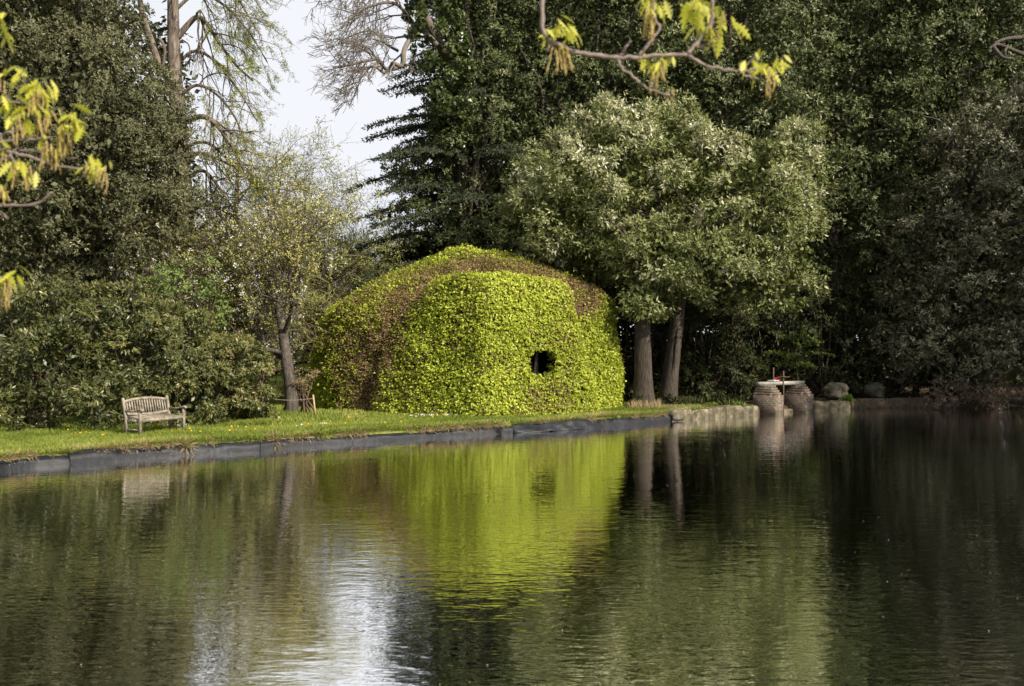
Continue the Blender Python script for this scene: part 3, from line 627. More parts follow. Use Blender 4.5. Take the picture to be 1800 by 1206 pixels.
def cherry(base, scale, seed, label, petals=1.0, trunk_pts=None, maxlev=5):
    t = thing('blossom_tree', base, label, 'tree'); B = Brancher(seed)
    def avoid(q, d):   # boughs keep clear of the clipped hedge and the shrubs in front
        d = d.copy()
        if base[1] < 40 and q[0] / q[1] > -.215 and q[2] < 5.2: d[0] = -abs(d[0])
        if base[1] < 40 and q[1] < base[1] - 1.5: d[1] = abs(d[1])
        return nrm(d)
    B.avoid = avoid; b = np.array(base)
    B.along(trunk_pts if trunk_pts is not None else [b, b + np.array([-.1, 0, 1.6]) * scale, b + np.array([.1, 0, 3.2]) * scale], (.24 if trunk_pts else .2) * scale, .11 * scale, 4.4 * scale, 12, maxlev,
            nch=5, spread=.8, grav=.045, wob=.16, ratio=.60, lo=.45)
    B.mb.build('trunk', M['bark_cherry'], t, smooth=True)
    P = np.vstack(B.tips); D = np.vstack(B.tdir); n = len(P)
    i = rng.choice(n, min(n, 13000), replace=False)
    A = sprays(P[i] + rng.normal(0, .06, (len(i), 3)), D[i], 3, .085, .04, 1.0, .1, np.full(len(i), .45) + .25 * nse(P[i], .6), .7)
    leaves('leaves', *A[:5], M['cherry'], t, A[5])
    wgt = np.clip(.55 + .6 * nse(P, .5, 3) - .06 * (P[:, 2] - 5) * scale, 0, 1); j = np.where(rng.uniform(size=n) < wgt * .16 * petals)[0]
    A = sprays(P[j] + rng.normal(0, .10, (len(j), 3)), rdir(len(j)), 7, .055, .05, 1.0, 0, rng.uniform(.2, 1, len(j)), 1.0)
    leaves('blossom', *A[:5], M['petal'], t, A[5]); return t
c0 = W(512, 735, 33.0)
cherry((c0[0], 33.0, G0), 1.0, 11, 'white-flowering cherry with dark gnarled trunk between shrubs and the dome hedge',
       trunk_pts=[(c0[0], 33, G0 - .05), tuple(W(512, 690, 33)), tuple(W(505, 640, 33.1)), tuple(W(498, 590, 33.4)), tuple(W(488, 520, 34)), tuple(W(478, 430, 34.6))])
c1 = W(430, 603, 50)
cherry((c1[0], 50, G0), 1.55, 23, 'farther blossom tree seen between the cherry and the tall fir trunk', .8)
c1 = W(590, 603, 46)
cherry((c1[0], 46, G0), 1.0, 31, 'pale blossom tree rising over the left shoulder of the dome hedge', 1.3)
c1 = W(670, 603, 58)
cherry((c1[0], 58, G0), 1.05, 37, 'distant pale blossom tree in the gap under the conifer boughs', 1.3, maxlev=4)
c1 = W(350, 603, 44)
cherry((c1[0], 44, G0), 1.1, 53, 'pale spring tree behind the foot of the tall larch', .6)

# tall larch with arching boughs
def larch():
    b = W(322, 603, 36); base = (b[0], 36, G0)
    t = thing('tall_larch', base, 'tall larch with a bare grey-brown trunk and drooping feathery light-green boughs', 'tree')
    B = Brancher(5)
    P = curve([(b[0], 36, G0), tuple(W(328, 480, 36)), tuple(W(320, 300, 36)), tuple(W(307, 120, 36)), tuple(W(303, -60, 36)), tuple(W(300, -260, 36))], 30)
    rr = np.linspace(.42, .15, 30); rr[17:] *= np.linspace(.95, .8, 13)
    B.mb.tube(P, rr, 12)
    B.mb.tube(curve([W(285, 125, 35.9), W(272, 90, 35.9), W(258, 50, 36), W(246, 0, 36), W(238, -80, 36)], 16), np.linspace(.16, .08, 16), 8)
    B.mb.tube(curve([W(284, 128, 35.8), W(290, 90, 35.7), W(281, 68, 35.7), W(275, 72, 35.8)], 10), np.linspace(.06, .05, 10), 6)
    B.mb.tube(curve([W(320, 70, 35.9), W(333, 82, 35.8), W(333, 118, 35.8)], 8), np.linspace(.03, .02, 8), 5)
    bent = [
        ([(322, 62), (332, 42), (347, 30), (362, 40), (385, 75), (415, 115), (445, 142)], .12, .03),
        ([(305, -60), (340, -80), (380, -60), (420, 0), (455, 60)], .10, .02),
        ([(305, -30), (350, -70), (400, -50), (430, 20)], .08, .02),
        ([(330, 215), (350, 205), (375, 215), (400, 245), (430, 300), (455, 340)], .12, .03),
        ([(330, 330), (352, 300), (385, 330), (420, 390), (440, 450)], .08, .02),
        ([(332, 455), (350, 440), (372, 455), (395, 500), (420, 560)], .13, .03),
        ([(330, 380), (360, 360), (410, 380), (470, 430), (500, 480)], .09, .02),
        ([(330, 470), (352, 452), (380, 480), (395, 540), (400, 600)], .10, .03),
        ([(330, 260), (360, 250), (410, 290), (460, 340), (500, 400)], .07, .02),
        ([(300, -100), (260, -130), (200, -90), (150, 0)], .08, .02),
        ([(306, 120), (340, 90), (380, 110), (420, 160), (450, 210)], .07, .02), ([(312, 170), (345, 150), (385, 170), (420, 220), (440, 290)], .07, .02),
        ([(304, 20), (345, -10), (395, 10), (440, 60), (470, 110)], .07, .02), ([(318, 300), (350, 270), (420, 300), (480, 350), (530, 400)], .08, .02), ([(322, 420), (350, 400), (400, 410), (450, 470), (480, 540)], .08, .02), ([(304, -20), (350, -40), (420, -30), (470, 30)], .06, .02)]
    r_ = B.r
    for pts, r0, r1 in bent:
        dy = r_.uniform(-1.8, .4); pts = [(min(309, pts[0][0] - 6), pts[0][1] + 8)] + pts[1:] if pts[0][0] > 301 else pts; Q = [W(x, y, 36 + dy * i / len(pts)) for i, (x, y) in enumerate(pts)]
        B.along(Q, r0, r1, 1.5, 17, 3, lo=.3, nch=3, spread=.55, grav=-.09, wob=.10, ratio=.55, minr=.006, bias=(.05, 0, -.03))
    B.mb.build('trunk', M['bark_red'], t, smooth=True)
    P = np.vstack(B.tips); D = np.vstack(B.tdir); n = len(P); i = np.where(rng.uniform(size=n) < np.clip(.36 + .3 * nse(P, .8), 0, 1))[0]
    A = sprays(P[i], D[i], 5, .10, .022, .8, .35, .45 + .2 * nse(P[i], .7), .6)
    leaves('needles', *A[:5], M['larch'], t, A[5])
larch()
# a second fir-red trunk with bare hanging twigs behind
def twiggy(px, Y, seed, label, h=7.5, name='bare_twiggy_tree', matn='twig_brown'):
    b = pt(px, Y); t = thing(name, b, label, 'tree'); B = Brancher(seed); bb_ = np.array(b)
    B.along([bb_, bb_ + [.1, 0, h * .5], bb_ + [.3, 0, h]], .2, .06, h * .45, 16, 4, lo=.12, nch=4, spread=.7, grav=-.05, wob=.14, ratio=.58)
    B.mb.build('trunk', M[matn], t, smooth=True)
    P = np.vstack(B.tips); D = np.vstack(B.tdir); i = np.where(rng.uniform(size=len(P)) < .35)[0]
    A = sprays(P[i], D[i], 3, .09, .03, .9, .2, np.full(len(i), .4), .6)
    leaves('leaves', *A[:5], M['cherry'], t, A[5])
twiggy(405, 38, 41, 'brown tangled twiggy tree just right of the tall larch trunk', 9.5)
twiggy(455, 41, 43, 'brown twiggy tree behind the cherry trunk', 7.5)
twiggy(570, 40, 47, 'olive twiggy tree between the cherry and the dome hedge', 6.0, matn='twig_green')

# ivy-clad tree with bare crooked branches against the sky
def ivy_tree():
    b = W(850, 603, 46); t = thing('ivy_clad_ash', (b[0], 46, G0), 'leafless ash with a crooked bare branch fan and bright ivy up its stem', 'tree')
    B = Brancher(17)
    B.mb.tube(curve([(b[0], 46, G0), tuple(W(845, 300, 46)), tuple(W(820, 150, 44)), tuple(W(775, 85, 41)), tuple(W(745, 20, 40)), tuple(W(700, -110, 40))], 20), np.linspace(.3, .14, 20), 9)
    def br(pts, r0, r1, L, n, **kw):
        B.along([W(x, y, 39.8 - .25 * i) for i, (x, y) in enumerate(pts)], r0, r1, L, n, 4, lo=.2, nch=3, spread=.55, wob=.11, ratio=.66, minr=.011, **kw)
    br([(768, 80), (740, 52), (722, 68), (710, 90), (708, 116), (690, 110)], .12, .08, 1.0, 5, grav=-.02, bias=(-.06, 0, 0))
    br([(708, 116), (680, 122), (665, 105), (640, 108), (610, 115), (585, 118)], .09, .03, 1.7, 12, grav=.01, bias=(-.05, 0, 0))
    br([(690, 112), (676, 128), (660, 118), (640, 122), (630, 150), (615, 185)], .07, .02, 1.4, 11, grav=-.03, bias=(-.05, 0, 0))
    br([(735, 55), (715, 25), (690, 5), (655, 10), (625, 25), (600, 50)], .08, .03, 1.8, 13, grav=.0, bias=(-.06, 0, -.02))
    br([(700, 90), (680, 78), (655, 55), (625, 60), (595, 75)], .06, .02, 1.4, 10, grav=.0, bias=(-.07, 0, 0))
    br([(720, -60), (680, -60), (630, -40), (590, -10)], .09, .03, 1.9, 12, grav=-.01, bias=(-.06, 0, -.02))
    B.mb.build('trunk', M['twig'], t, smooth=True)
    P, N, cv, _ = clumps(wb([(785, 110, 0, (.9, .9, 2.2)), (760, 20, 0, (.9, .9, 1.3)), (800, 200, 2, (.9, .9, 1.6)), (775, 75, .5, (.9, .9, 1.2)), (735, -60, 0, (1, 1, 1.5)), (745, 40, -.2, (.5, .6, .6))], 39.7), 1.3, .4, 24)
    A = sprays(P, N, 5, .13, .12, .8, .4, .55 + cv)
    leaves('ivy', *A[:5], M['ivy'], t, A[5])
ivy_tree()

# ------------------------------------------------------------------ shrubs
def shrub(name, c, blobs, label, mat, L=.15, Wd=.05, k=8, per=18, cr=.42, dens=1.0, vbase=.42, spread=.75, droop=.15, cat='shrub', group=None, hi=.04, inner=True, back=.45):
    t = thing(name, c, label, cat, group); cb_ = np.array(c)
    P, N, cv, Cc = clumps(blobs, dens, cr, per, .35, back, (.86, 1.04), cut_z=GY - .02)
    mb = MB()
    for i in rng.choice(len(Cc), min(16, len(Cc)), replace=False):
        s = cb_ + np.array([rng.normal(0, .25), rng.normal(0, .2), 0]); pth = limb_path(s, Cc[i], .05); mb.tube(pth, np.linspace(.045, .012, len(pth)), 5)
    mb.build('stem', M['twig_brown'], t, smooth=True)
    v = vbase + cv + (rng.uniform(size=len(P)) < hi) * .45
    A = list(sprays(P, N, k, L, Wd, spread, droop, v, .25, face=.3))
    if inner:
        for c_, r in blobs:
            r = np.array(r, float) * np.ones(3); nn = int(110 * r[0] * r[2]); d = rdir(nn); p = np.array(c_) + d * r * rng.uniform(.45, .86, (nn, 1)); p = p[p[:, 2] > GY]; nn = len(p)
            Bq = sprays(p, rdir(nn), 3, .19, .08, 1.0, 0, np.full(nn, .05)); A = [np.concatenate([x, y]) for x, y in zip(A, Bq)]  # inner leaves near black, the shade inside put into their colour
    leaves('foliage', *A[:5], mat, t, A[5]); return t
def sb(lst, Y): return [(W(px, py, Y + dy), r) for px, py, dy, r in lst]
shrub('rhododendron', pt(60, 29.2)[:2] + (GY,), sb([(20, 600, 0, (1.9, 1.6, 1.5)), (95, 660, -.8, (1.6, 1.2, 1.2)), (10, 700, -.8, (1.6, 1.2, 1.1)), (110, 560, .8, (1.5, 1.4, 1.1)), (170, 700, -.9, (.8, .8, .9)), (-60, 620, 0, (2, 1.6, 2))], 28.6),
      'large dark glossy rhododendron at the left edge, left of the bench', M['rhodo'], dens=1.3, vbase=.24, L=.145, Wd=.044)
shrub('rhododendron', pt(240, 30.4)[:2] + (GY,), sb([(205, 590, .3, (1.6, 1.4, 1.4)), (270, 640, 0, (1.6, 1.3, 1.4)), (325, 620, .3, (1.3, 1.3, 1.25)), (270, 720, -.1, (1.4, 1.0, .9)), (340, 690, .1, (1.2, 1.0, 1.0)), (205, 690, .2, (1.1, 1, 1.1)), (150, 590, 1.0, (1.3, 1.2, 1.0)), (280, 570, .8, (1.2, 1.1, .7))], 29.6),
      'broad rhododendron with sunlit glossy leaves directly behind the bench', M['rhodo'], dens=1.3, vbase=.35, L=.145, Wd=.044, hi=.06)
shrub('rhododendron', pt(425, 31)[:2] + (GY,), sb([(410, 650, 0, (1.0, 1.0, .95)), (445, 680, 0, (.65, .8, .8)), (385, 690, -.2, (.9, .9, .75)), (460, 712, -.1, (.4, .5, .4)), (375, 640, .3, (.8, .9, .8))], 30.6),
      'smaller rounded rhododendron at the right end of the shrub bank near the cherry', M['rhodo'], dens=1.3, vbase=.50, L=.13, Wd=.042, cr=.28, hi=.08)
shrub('elder_bush', pt(325, 32.5)[:2] + (GY,), sb([(325, 505, 0, (.85, .8, .8)), (350, 478, 0, (.6, .6, .4)), (290, 520, .2, (.8, .8, .7)), (375, 560, 0, (.6, .7, .6)), (300, 560, 0, (.9, .8, .6)), (350, 545, 0, (.7, .8, .7)), (325, 600, .2, (.9, .8, .8))], 31.6),
      'fresh bright-green elder bush poking up between rhododendrons and larch trunk', M['elder'], dens=.8, vbase=.5, L=.10, Wd=.06, k=5, cr=.3, inner=False)
shrub('laurel_bush', pt(60, 34)[:2] + (GY,), sb([(60, 510, 0, (2.6, 1.5, 1.3)), (180, 530, 0, (2, 1.4, 1.2)), (-40, 560, 0, (2, 1.5, 2)), (240, 560, .5, (1.6, 1.3, 1.2))], 33.5),
      'dull green laurel bush in the shade under the big left holm oak', M['holm_left'], dens=.9, vbase=.45, L=.14, Wd=.05, cr=.4)
shrub('dry_twiggy_bush', pt(525, 33.4)[:2] + (GY,), sb([(535, 668, 0, (.45, .5, .35))], 33.3), 'small brownish bush tucked against the left wall of the dome hedge', M['straw'], vbase=.1, L=.05, Wd=.02, cr=.2, dens=.7, inner=False)
# dark laurels under the oaks on the right
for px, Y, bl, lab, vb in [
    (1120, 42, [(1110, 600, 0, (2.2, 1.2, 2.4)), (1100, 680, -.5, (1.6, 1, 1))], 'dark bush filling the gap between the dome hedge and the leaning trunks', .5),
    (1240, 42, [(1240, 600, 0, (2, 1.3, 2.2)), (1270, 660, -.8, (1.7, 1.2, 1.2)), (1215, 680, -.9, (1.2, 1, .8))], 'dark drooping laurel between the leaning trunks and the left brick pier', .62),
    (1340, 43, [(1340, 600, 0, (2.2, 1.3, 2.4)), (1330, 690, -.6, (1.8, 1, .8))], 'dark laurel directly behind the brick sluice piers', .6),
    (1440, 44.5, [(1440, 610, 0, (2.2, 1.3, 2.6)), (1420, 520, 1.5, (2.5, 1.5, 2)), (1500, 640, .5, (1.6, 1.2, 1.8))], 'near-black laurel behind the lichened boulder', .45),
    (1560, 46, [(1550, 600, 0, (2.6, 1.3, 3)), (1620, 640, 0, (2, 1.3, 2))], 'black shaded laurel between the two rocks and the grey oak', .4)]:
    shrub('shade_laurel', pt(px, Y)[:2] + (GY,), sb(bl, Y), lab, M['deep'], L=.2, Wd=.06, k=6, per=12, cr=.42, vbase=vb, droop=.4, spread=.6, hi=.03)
# small layered sapling catching light
def sapling():
    b = W(1408, 690, 42.3); t = thing('green_sapling', (b[0], 42.3, GY), 'slender light-green layered sapling glowing against the dark wood behind the right brick pier', 'sapling')
    B = MB(); B.tube(curve([(b[0], 42.3, GY), W(1400, 640, 42.2), W(1402, 580, 42.2)], 8), np.linspace(.04, .01, 8), 5); Ps = []; Ns = []
    for (x0, y0, x1, y1) in [(1402, 590, 1435, 602), (1402, 600, 1375, 592), (1400, 622, 1465, 625), (1400, 628, 1345, 620), (1402, 612, 1440, 603), (1400, 640, 1430, 646), (1400, 645, 1365, 640), (1400, 600, 1415, 575), (1401, 632, 1378, 630)]:
        q = curve([W(x0, y0, 42.2), W((x0 + x1) / 2, (y0 + y1) / 2 - 3, 42.0), W(x1, y1, 41.8)], 14); B.tube(q, .008, 3); Ps.append(np.repeat(q, 3, 0) + rng.normal(0, .07, (42, 3)) * [1, 1, .4]); Ns.append(np.tile([0, -.2, 1.0], (42, 1)))
    B.build('stem', M['twig_green'], t); P = np.vstack(Ps)
    A = sprays(P, nrm(np.vstack(Ns)), 5, .12, .06, 1.1, .1, np.full(len(P), .45)); leaves('leaves', *A[:5], M['weed'], t, A[5])
sapling()
# withered brush trailing in the water at the right
def dead_brush(px, Y, wd, label, seed):
    b = W(px, 706, Y); t = thing('withered_brush', (b[0], Y, .25), label, 'brush'); B = Brancher(seed)
    for i in range(16):
        x = b[0] + rng.uniform(-wd, wd); B.grow((x, Y + rng.uniform(-.3, .5), .05 + rng.uniform(0, .5)), (rng.normal(0, .8), -.5, rng.uniform(.1, .9)), 1.0, .018, 1, 4, nch=3, spread=.7, grav=-.06, wob=.2, minr=.005)
    B.mb.build('twigs', M['twig'], t); P = np.vstack(B.tips); P = P[P[:, 2] > .05]; i = rng.choice(len(P), min(len(P), 900), replace=False)
    A = sprays(P[i], rdir(len(i)), 2, .11, .035, .9, .5, rng.uniform(.2, .8, len(i)), .3); leaves('dead_leaves', *A[:5], M['deadleaf'], t, A[5])
dead_brush(1705, 42.0, 1.3, 'pinkish withered brush trailing over the water below the grey oak', 61)
dead_brush(1780, 41.8, 1.0, 'pinkish withered brush over the water at the right edge of the picture', 67)

# backdrop woods
def backdrop(name, specs, label, mat, n_each=5200, L=.42, Wd=.24):
    A = None; mb = []
    for (px, py, Y, r) in specs:
        c = W(px, py, Y); r = np.array(r, float); d = rdir(n_each); d = d[d[:, 1] < .5]; p = c + d * r * rng.uniform(.8, 1.05, (len(d), 1)) + .35 * rng.normal(size=(len(d), 3)); p = p[p[:, 2] > .3]
        a = sprays(p, nrm(d[:len(p)] + [0, 0, .3]), 3, L, Wd, .8, .2, .45 + .2 * nse(p, .9), .8)
        A = a if A is None else [np.concatenate([x, y]) for x, y in zip(A, a)]
    o = leaves(name, *A[:5], mat, None, A[5]); return props(o, label, 'wood', kind='stuff')
backdrop('far_wood', [(x, y, 56 + 2 * (k % 2), (4.6, 2.5, 4.6)) for k, (x, y) in enumerate([(x, y) for x in (930, 1060, 1190, 1320, 1450, 1580, 1710, 1840, 1960) for y in (560, 420, 270, 120, -20)])],
         'deep shady wood filling the background behind the oaks on the right', M['deep'], 4200)
backdrop('far_tree_line', [(x, 585, 95, (9, 3, 4.5 + 1.5 * math.sin(x))) for x in range(-100, 900, 80)], 'low soft tree line far beyond the lawn on the left', M['cherry'], 1800, .5, .3)
backdrop('pale_thicket', [(x, y, 74, (5, 2.5, 3.6)) for x in (360, 450, 540, 630, 700) for y in (570, 500)], 'pale hazy spring thicket beyond the lawn between the larch and the hedge', M['cherry'], 2600, .34, .12)
backdrop('far_blossom', [(x, y, 70, (4, 2.5, 3.0)) for x in (430, 560, 660) for y in (540, 470)], 'haze of white blossom beyond the lawn', M['petal'], 300, .16, .14)
backdrop('left_wood', [(x, y, 52, (4.5, 2.5, 4.2)) for x in (-60, 60, 170) for y in (560, 430, 300, 150)], 'shady wood behind the big left holm oak', M['deep'], 2200)
# trees on the right bank, outside the picture, that shade the right half
for k, (x, y, h, r) in enumerate([(30.5, 35, 13, 5.8), (31.5, 27, 13, 6.2), (27.5, 41, 10, 3.4)]):
    crowned_tree('bank_oak', (x, y, G0), [([(x, y, G0), (x + .3, y, h * .5), (x, y, h)], .4, .2)],
        [((x, y, h), (r, r, r * .9)), ((x, y + 1.5, h + 3.5), (r * .7, r * .7, r * .7)), ((x + 1, y - 2, h - 4), (r * .8, r * .8, r * .6))], 
        ['shade-casting holm oak on the right bank', 'nearer holm oak on the right bank', 'small holm oak at the pond corner'][k], M['holm'], M['bark_dark'], dens=.5, cr=1.0, per=16, L=.35, Wd=.16, hi=0, back=1)
# ------------------------------------------------------------------ pond edge
def edge_strip(px0, px1, prof, n, wob=0.0, seed=0, ends=True):
    """prof: (out from water, height) pairs swept along the far bank; returns rings"""
    Q, N = far_line(px0, px1, n); s = np.concatenate([[0], np.cumsum(np.linalg.norm(np.diff(Q, axis=0), axis=1))])
    rings = []
    for k, (o, z) in enumerate(prof):
        ww = wob * (np.sin(s * 3.1 + k * .9 + seed) * .5 + np.sin(s * 7.7 + k * 1.7 + seed) * .3 + np.sin(s * 1.3 - k + seed) * .6)
        P = Q + N * (o + ww)[:, None] if np.ndim(ww) else Q + N * o
        rings.append(np.column_stack([P, np.full(n, z) + ww * .5 + (.022 * np.sin(s * .9 + 1) + .014 * np.sin(s * 2.3)) * (wob > .03) * (z > .15)]))
    return np.array(rings).transpose(1, 0, 2)
def liner():
    Q, N = far_line(-150, 1182, 4); t = thing('pond_liner', (-6, 24, 0), 'black rubber pond liner lapped over the grassy far bank', 'pond liner')
    cuts = [-150, 118, 452, 905, 1045, 1182]
    for k in range(len(cuts) - 1):
        a, b = cuts[k], cuts[k + 1]; h = .20 + .03 * math.sin(k * 2.3); o = .012 * (k % 2)
        prof = [(-.16 - o, -.35), (-.12 - o, -.02), (-.10 - o, .10), (-.075 - o, .20), (-.055 - o, h - .02), (-.035, h + .012), (.03, h + .03), (.12, h + .01), (.13, h - .03), (.05, h - .03), (-.02, h - .06), (-.04, .1), (-.08, -.35)]
        rg = edge_strip(a, b + 3, prof, max(8, int((b - a) * .35)), .036, k)
        m = MB(); m.loft(rg); m.build('liner_sheet', M['liner'], t, smooth=True)
    # slack fold sagging over the water
    nf = 90; Q, N = far_line(896, 1052, nf); x = np.linspace(0, 1, nf); amp = np.sin(x * math.pi) ** .45
    rings = []
    for k, (o_, z_) in enumerate([(-.02, .24), (-.10, .265), (-.16, .25), (-.22, .19), (-.27, .13), (-.33, .08), (-.37, .03), (-.36, -.02), (-.20, -.05), (-.06, .05), (-.03, .2)]):
        w_ = .035 * np.sin(x * 17 + k * 1.1) + .02 * np.sin(x * 41 - k * .8) + .03 * np.sin(x * 7 + k * .5)
        oo = (o_ - .02 + w_ * (k > 1)) * (.45 + .55 * amp); zz = z_ * (.72 + .28 * amp) + .5 * w_ * (z_ > .05) - .05 * np.sin(x * math.pi * 2.2) * (k in (1, 2, 3))
        rings.append(np.column_stack([Q + N * oo[:, None], zz]))
    m = MB(); m.loft(np.array(rings).transpose(1, 0, 2)); m.build('loose_fold', M['liner'], t, smooth=True)
    # turned-back corner at the kerb end
    q = W(1180, 738, 35.0); m = MB(); m.tube(curve([q + [-.25, 0, .22], q + [.02, -.05, .16], q + [.06, -.12, .02], q + [.28, -.1, .0], q + [.42, -.05, .04]], 14), np.linspace(.06, .03, 14), 8)
    m.build('end_flap', M['liner'], t, smooth=True)
liner()
def stone_ring(c, sz, seed, mat, name, label, cat, group=None, sub=4, rough=.09, kind='thing', parent=None, blocky=3.2, rot=0.):
    u = np.linspace(0, 2 * math.pi, 36, endpoint=False); v = np.linspace(-math.pi / 2 + .02, math.pi / 2 - .02, 20)
    U, Vv = np.meshgrid(u, v); d = np.stack([np.cos(U) * np.cos(Vv), np.sin(U) * np.cos(Vv), np.sin(Vv)], -1)
    s = (np.abs(d) ** blocky).sum(-1) ** (-1 / blocky); P = d * s[..., None]
    P = P * (1 + rough * nse(P, 2.0, seed) + rough * .5 * nse(P, 5, seed + 3))[..., None] * np.array(sz) / 2
    if rot: P = P @ np.array([[math.cos(rot), math.sin(rot), 0], [-math.sin(rot), math.cos(rot), 0], [0, 0, 1]])
    m = MB(); m.loft(P + np.array(c)); return m
# stone kerb blocks between liner and sluice, and beyond it
def kerb(px0, px1, n, label, hgt, z0=0):
    Q, N = far_line(px0, px1, n + 1); c0 = Q.mean(0); t = thing('stone_kerb', (c0[0], c0[1], 0), label, 'kerb')
    for i in range(n):
        a, b = Q[i], Q[i + 1]; c = (a + b) / 2 + (N[i] + N[i + 1]) / 2 * .12; L = np.linalg.norm(b - a); rot = math.atan2(*(b - a)[::-1])
        h = hgt * (1 + .08 * math.sin(i * 4.1 + px0)); m = stone_ring((c[0], c[1], h / 2 - .12), (L * 1.05, .55, h + .26), i * 3.7 + px0, None, '', '', '', blocky=14, rough=.045, rot=rot)
        m.build('kerb_block', M['stone'], t, smooth=True)
kerb(1176, 1330, 5, 'pale mossy stone kerb between the black liner and the left brick pier', .36)
kerb(1427, 1492, 3, 'low mossy stone kerb under the lichened boulder', .34)
kerb(1352, 1402, 2, 'low dark stone sill between the two brick piers', .14)
# far wooden edging
Q, N = far_line(1492, 1640, 60); c0 = Q.mean(0); t = thing('edging_palisade', (c0[0], c0[1], 0), 'dark low edging of upright stakes along the shaded water edge', 'edging')
m = MB()
for q, nn in zip(Q, N): m.tube([(q[0] - nn[0] * .02, q[1] - nn[1] * .02, -.3), (q[0], q[1], .36 + .03 * rng.normal())], .045, 6)
m.build('stakes', M['edging'], t); 
m = MB(); m.loft(edge_strip(1492, 1640, [(.03, .30), (.03, .42), (.12, .42), (.12, .30)], 20)); m.build('top_rail', M['edging'], t)
# boulders
c = W(1468, 686, 42); m = stone_ring((c[0], c[1], .68), (1.05, .8, .78), 4.2, None, '', '', '', blocky=2.2, rough=.24)
o = m.build('boulder', M['boulder'], loc=(c[0], c[1], .35), smooth=True); props(o, 'rounded lichen-spotted boulder on the stone kerb, right of the brick piers', 'boulder')
M['rock_dark'] = noise_mat('shade_darkened_rock', [(.02, .019, .012), (.05, .045, .03), (.11, .10, .08)], 4, 8, .9, .8, 12, (1, 1, 1), .03)  # boulder stone darkened, the deep shade put into its colour
c = W(1537, 684, 43.2); m = stone_ring((c[0], c[1], .68), (.80, .6, .66), 9.2, None, '', '', '', blocky=3, rough=.2)
o = m.build('boulder', M['rock_dark'], loc=(c[0], c[1], .35), smooth=True); props(o, 'squarish dark rock in deep shade above the stake edging', 'boulder')

# ------------------------------------------------------------------ brick sluice
def pier(px, Y, wdt, label, flip):
    b = W(px, 700, Y); t = thing('brick_pier', (b[0], Y, -.3), label, 'pier', 'brick sluice piers'); m = MB(); rot = -.68
    H = 1.10; steps = [(-.3, .72, 1.0), (.72, .82, .91), (.82, .92, .82), (.92, 1.01, .74), (1.01, H, .66)]
    for k, (z0, z1, f) in enumerate(steps):
        nn = 8; w = wdt * f / 2; d = .36 * f; cf = .03
        ring = np.array([[-w, -d + cf], [-w + cf, -d], [w - cf, -d], [w, -d + cf], [w, d - cf], [w - cf, d], [-w + cf, d], [-w, d - cf]])
        ring = ring + rng.normal(0, .006, ring.shape)
        ring = ring @ np.array([[math.cos(rot), math.sin(rot)], [-math.sin(rot), math.cos(rot)]]) + np.array([b[0] - .02 * k, Y])
        m.loft(np.array([np.column_stack([ring, np.full(8, z0 - (.002 if k else 0))]), np.column_stack([ring * 1.0, np.full(8, z1)])]))
    m.build('brickwork', M['brick'], t)
    return b
p1 = pier(1350, 38.85, .96, 'left stepped brick pier of the sluice, next to the stone kerb', -1)
p2 = pier(1404, 39.8, .94, 'right stepped brick pier of the sluice, whiter with lichen', 1)
a, b = np.array([p1[0] - .42, p1[1] + .0, 1.16]), np.array([W(1410, 672, 39.9)[0], 40.0, 1.16]); dv = b - a; rot = math.atan2(dv[1], dv[0]); Lb = np.linalg.norm(dv)
m = MB(); m.box((a + b) / 2, (Lb, .34, .14), rot); m.box((a + b) / 2 + np.array([0, .25, -.005]), (Lb * .97, .12, .10), rot)
o = m.build('sluice_beam', M['beam'], loc=tuple((a + b) / 2)); props(o, 'weathered grey timber beam laid across the two brick piers', 'beam')
def rod(px, h, low, label):
    x = a + dv * ((W(px, 0, 39.5)[0] - a[0]) / dv[0]); t = thing('sluice_spindle', (x[0], x[1] - .02, 1.23), label, 'spindle', 'sluice gate spindles')
    m = MB(); y = x[1] - (.0 if not low else .22); m.tube([(x[0], y, -.3 if low else 1.0), (x[0], y, 1.23 + h)], .028, 8); m.build('rod', M['iron'], t, smooth=True)
    m = MB(); z = 1.25 + (.16 if low else .02); ww = .26
    m.tube([(x[0], y, z - .03), (x[0], y, z + .03)], .075, 10); m.box((x[0], y, z), (ww * 2, .06, .025), .2); m.box((x[0], y, z + .001), (.06, ww, .023), .2)
    m.build('hand_plate', M['whitemetal'] if not low else M['iron'], t)
rod(1357, .55, False, 'taller left spindle with a white plate on the sluice beam')
rod(1374.5, .42, True, 'right rusty spindle with a plate, its rod running down to the water')
x = a + dv * .47; t0_ = []
m = MB()
for k in range(5):
    an = np.linspace(0, 2 * math.pi, 13); r0 = .055; c = x + np.array([k * .05 - .12, -.05 + .02 * (k % 2), .135 + .03 * math.sin(k * 1.5)])
    ring = c + np.column_stack([np.cos(an) * r0 * 1.3, np.sin(an) * r0 * (.3 + .7 * (k % 2)), np.sin(an) * r0 * (1 - .5 * (k % 2)) + .02 * k])
    m.tube(ring, .018, 6, cap=False)
o = m.build('red_chain', M['red'], loc=tuple(x), smooth=True); props(o, 'short red chain lying on the beam between the two spindles', 'chain')

# ------------------------------------------------------------------ stake and cord
b = W(556, 739, 31.2); t = thing('wooden_stake', (b[0], 31.2, GY), 'thin pale wooden stake leaning beside the left wall of the dome hedge', 'stake')
m = MB(); m.tube([(b[0], 31.2, GY - .1), (b[0] - .10, 31.2, GY + .78)], [.026, .03], 6); m.build('post', M['stake'], t)
m = MB(); s0 = np.array([b[0] - .095, 31.17, GY + .66]); e0 = W(478, 702, 31.4); m.tube(curve([s0, (s0 + e0) / 2 - [0, 0, .04], e0], 12), .008, 4)
o = m.build('cord', M['rope'], loc=tuple(s0)); props(o, 'thin pale cord strung from the stake toward the shrubs', 'cord')

